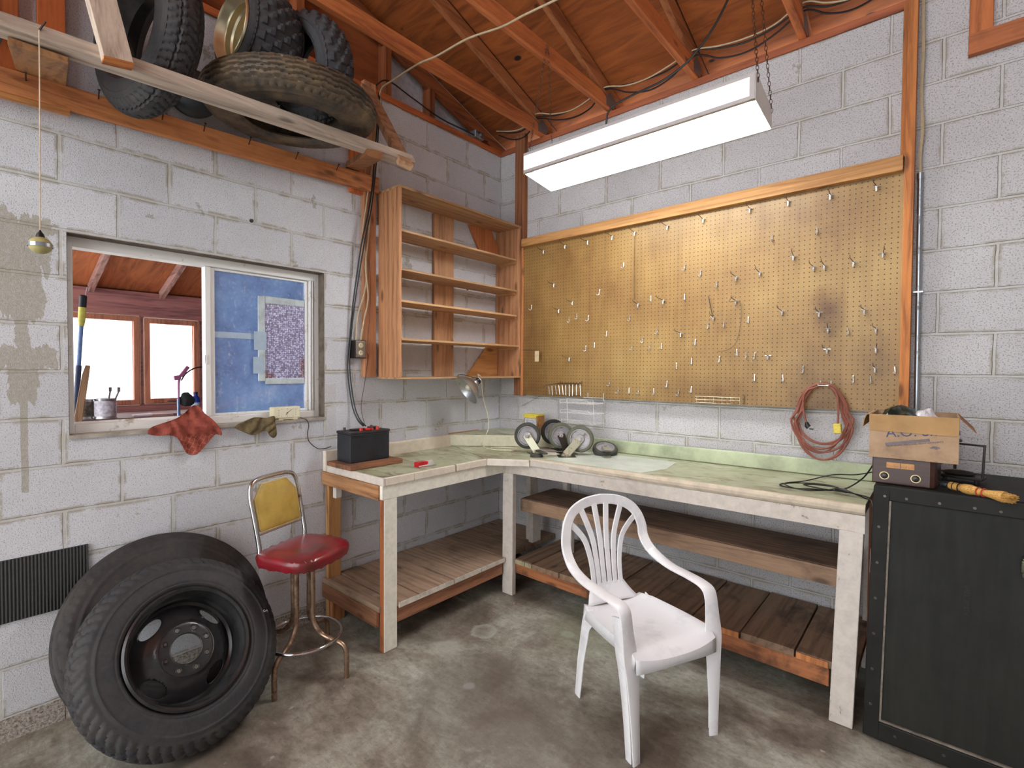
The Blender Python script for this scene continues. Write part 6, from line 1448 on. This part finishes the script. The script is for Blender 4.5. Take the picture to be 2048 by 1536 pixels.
# back arch, arms and front legs run on as one band
def backp(x, z): return Vector((x, -.205 - .30 * (z - .42) * .62 - .03 * (1 - (x / .24) ** 2) , z))
half = [(backp(0, .892), (0, 0, 1), .050), (backp(.09, .882), (.35, 0, 1), .050), (backp(.165, .852), (.8, 0, .8), .050), (backp(.206, .806), (1, 0, .45), .050), (backp(.224, .75), (1, .05, .12), .052),
        (Vector((.228, -.262, .700)), (1, .15, .0), .053), (Vector((.232, -.228, .655)), (1, .2, .05), .054), (Vector((.238, -.165, .622)), (1, .15, .05), .056), (Vector((.238, -.07, .604)), (1, .05, .0), .058),
        (Vector((.236, .05, .604)), (1, 0, 0), .060), (Vector((.230, .130, .603)), (1, 0, 0), .062), (Vector((.226, .172, .592)), (1, .1, 0), .062), (Vector((.224, .190, .560)), (1, .15, 0), .060), (Vector((.222, .200, .50)), (1, .2, 0), .064),
        (Vector((.218, .212, .42)), (1, .2, 0), .076), (Vector((.212, .220, .34)), (1, .2, 0), .070), (Vector((.206, .230, .16)), (1, .2, 0), .050), (Vector((.202, .236, .0)), (1, .2, 0), .040)]
def band(sg):
    Q = []
    for k in range(4): Q.append(0)
    P = spline([Vector((p.x * sg, p.y, p.z)) for p, w_, k_ in half], 6); Wd = spline([Vector((w_[0] * sg, w_[1], w_[2])) for p, w_, k_ in half], 6); Wk = spline([Vector((k_, 0, 0)) for p, w_, k_ in half], 6)
    return P, Wd, [k_.x for k_ in Wk]
arcs = {}
for sg in (1, -1):
    P, Wd, Wk = band(sg); arcs[sg] = (P, Wd, Wk); a, c_ = 6 * 5, 6 * 12
    MB().ribbon(P[a:c_ + 1], Wd[a:c_ + 1], Wk[a:c_ + 1], .012).build('armrest', wp, ch)
    b = MB().ribbon(P[c_:], Wd[c_:], Wk[c_:], .008)
    L = [Vector((p.x + sg * k_ * .42, p.y - .026, p.z)) for p, k_ in zip(P[c_:], Wk[c_:])]
    n_ = len(L)
    b.ribbon(L, [Vector((0, 1, 0))] * n_, [.064 - .030 * i / n_ for i in range(n_)], .007)
    b.build('leg', wp, ch)
    rp = [Vector((.176 * sg, -.13, .432)), Vector((.184 * sg, -.155, .36)), Vector((.188 * sg, -.188, .18)), Vector((.188 * sg, -.212, .0))]
    b = MB().ribbon(rp, [Vector((0, 1, .1))] * 4, [.095, .062, .048, .038], .007)
    b.ribbon([p + Vector((-sg * .012, -.020, 0)) for p in rp], [Vector((1, 0, 0))] * 4, [.05, .040, .034, .028], .006).build('leg', wp, ch)
PL, WL, KL = arcs[-1]; PR, WR_, KR = arcs[1]; n5 = 30
P = PL[1:n5 + 1][::-1] + PR[:n5 + 1]; Wd = [-w for w in WL[1:n5 + 1][::-1]] + WR_[:n5 + 1]; Wk = KL[1:n5 + 1][::-1] + KR[:n5 + 1]
Wd = [Vector((0, p.y, .70)) - p if False else w for w, p in zip(Wd, P)]
for i in range(1, len(Wd)):
    if Wd[i].dot(Wd[i - 1]) < 0: Wd[i] = -Wd[i]
MB().ribbon(P, Wd, Wk, .012).build('back_arch', wp, ch)
for x0, x1, x2, z2 in ((-.078, -.112, -.190, .80), (-.047, -.066, -.118, .855), (-.016, -.020, -.036, .875), (.016, .020, .036, .875), (.047, .066, .118, .855), (.078, .112, .190, .80)):
    if abs(x0) > .07: q = [(x0, .49), (x0 * 1.06, .60), (x1 * .96, .70), (x2 * .80, z2 - .04), (x2 * 1.06, z2 + .005)]
    else: q = [(x0, .49), (x0 * 1.08, .60), (x1, .72), (x2, z2 + .0)]
    P = spline([backp(a, c_) for a, c_ in q], 5)
    MB().ribbon(P, [Vector((1, 0, 0.0))] * len(P), [.025 + .006 * (i / len(P)) for i in range(len(P))], .008).build('back_slat', wp, ch)
b = MB(); vs = []
for j in range(7):
    f = j / 6; z = .424 + .075 * f
    for i in range(11):
        u = -1 + 2 * i / 10; hw = .150 - .056 * f ** .8
        p = backp(u * hw, z) + Vector((0, .035 * (1 - f) ** 2, 0)); vs.append(p)
b.add(vs, [(j * 11 + i, j * 11 + i + 1, (j + 1) * 11 + i + 1, (j + 1) * 11 + i) for j in range(6) for i in range(10)], True)
b.build('back_base', wp, ch, solid=.006)
ch.location = (1.868, -1.150, 0.0); ch.rotation_euler = (0, 0, math.radians(-25) - pi / 2)
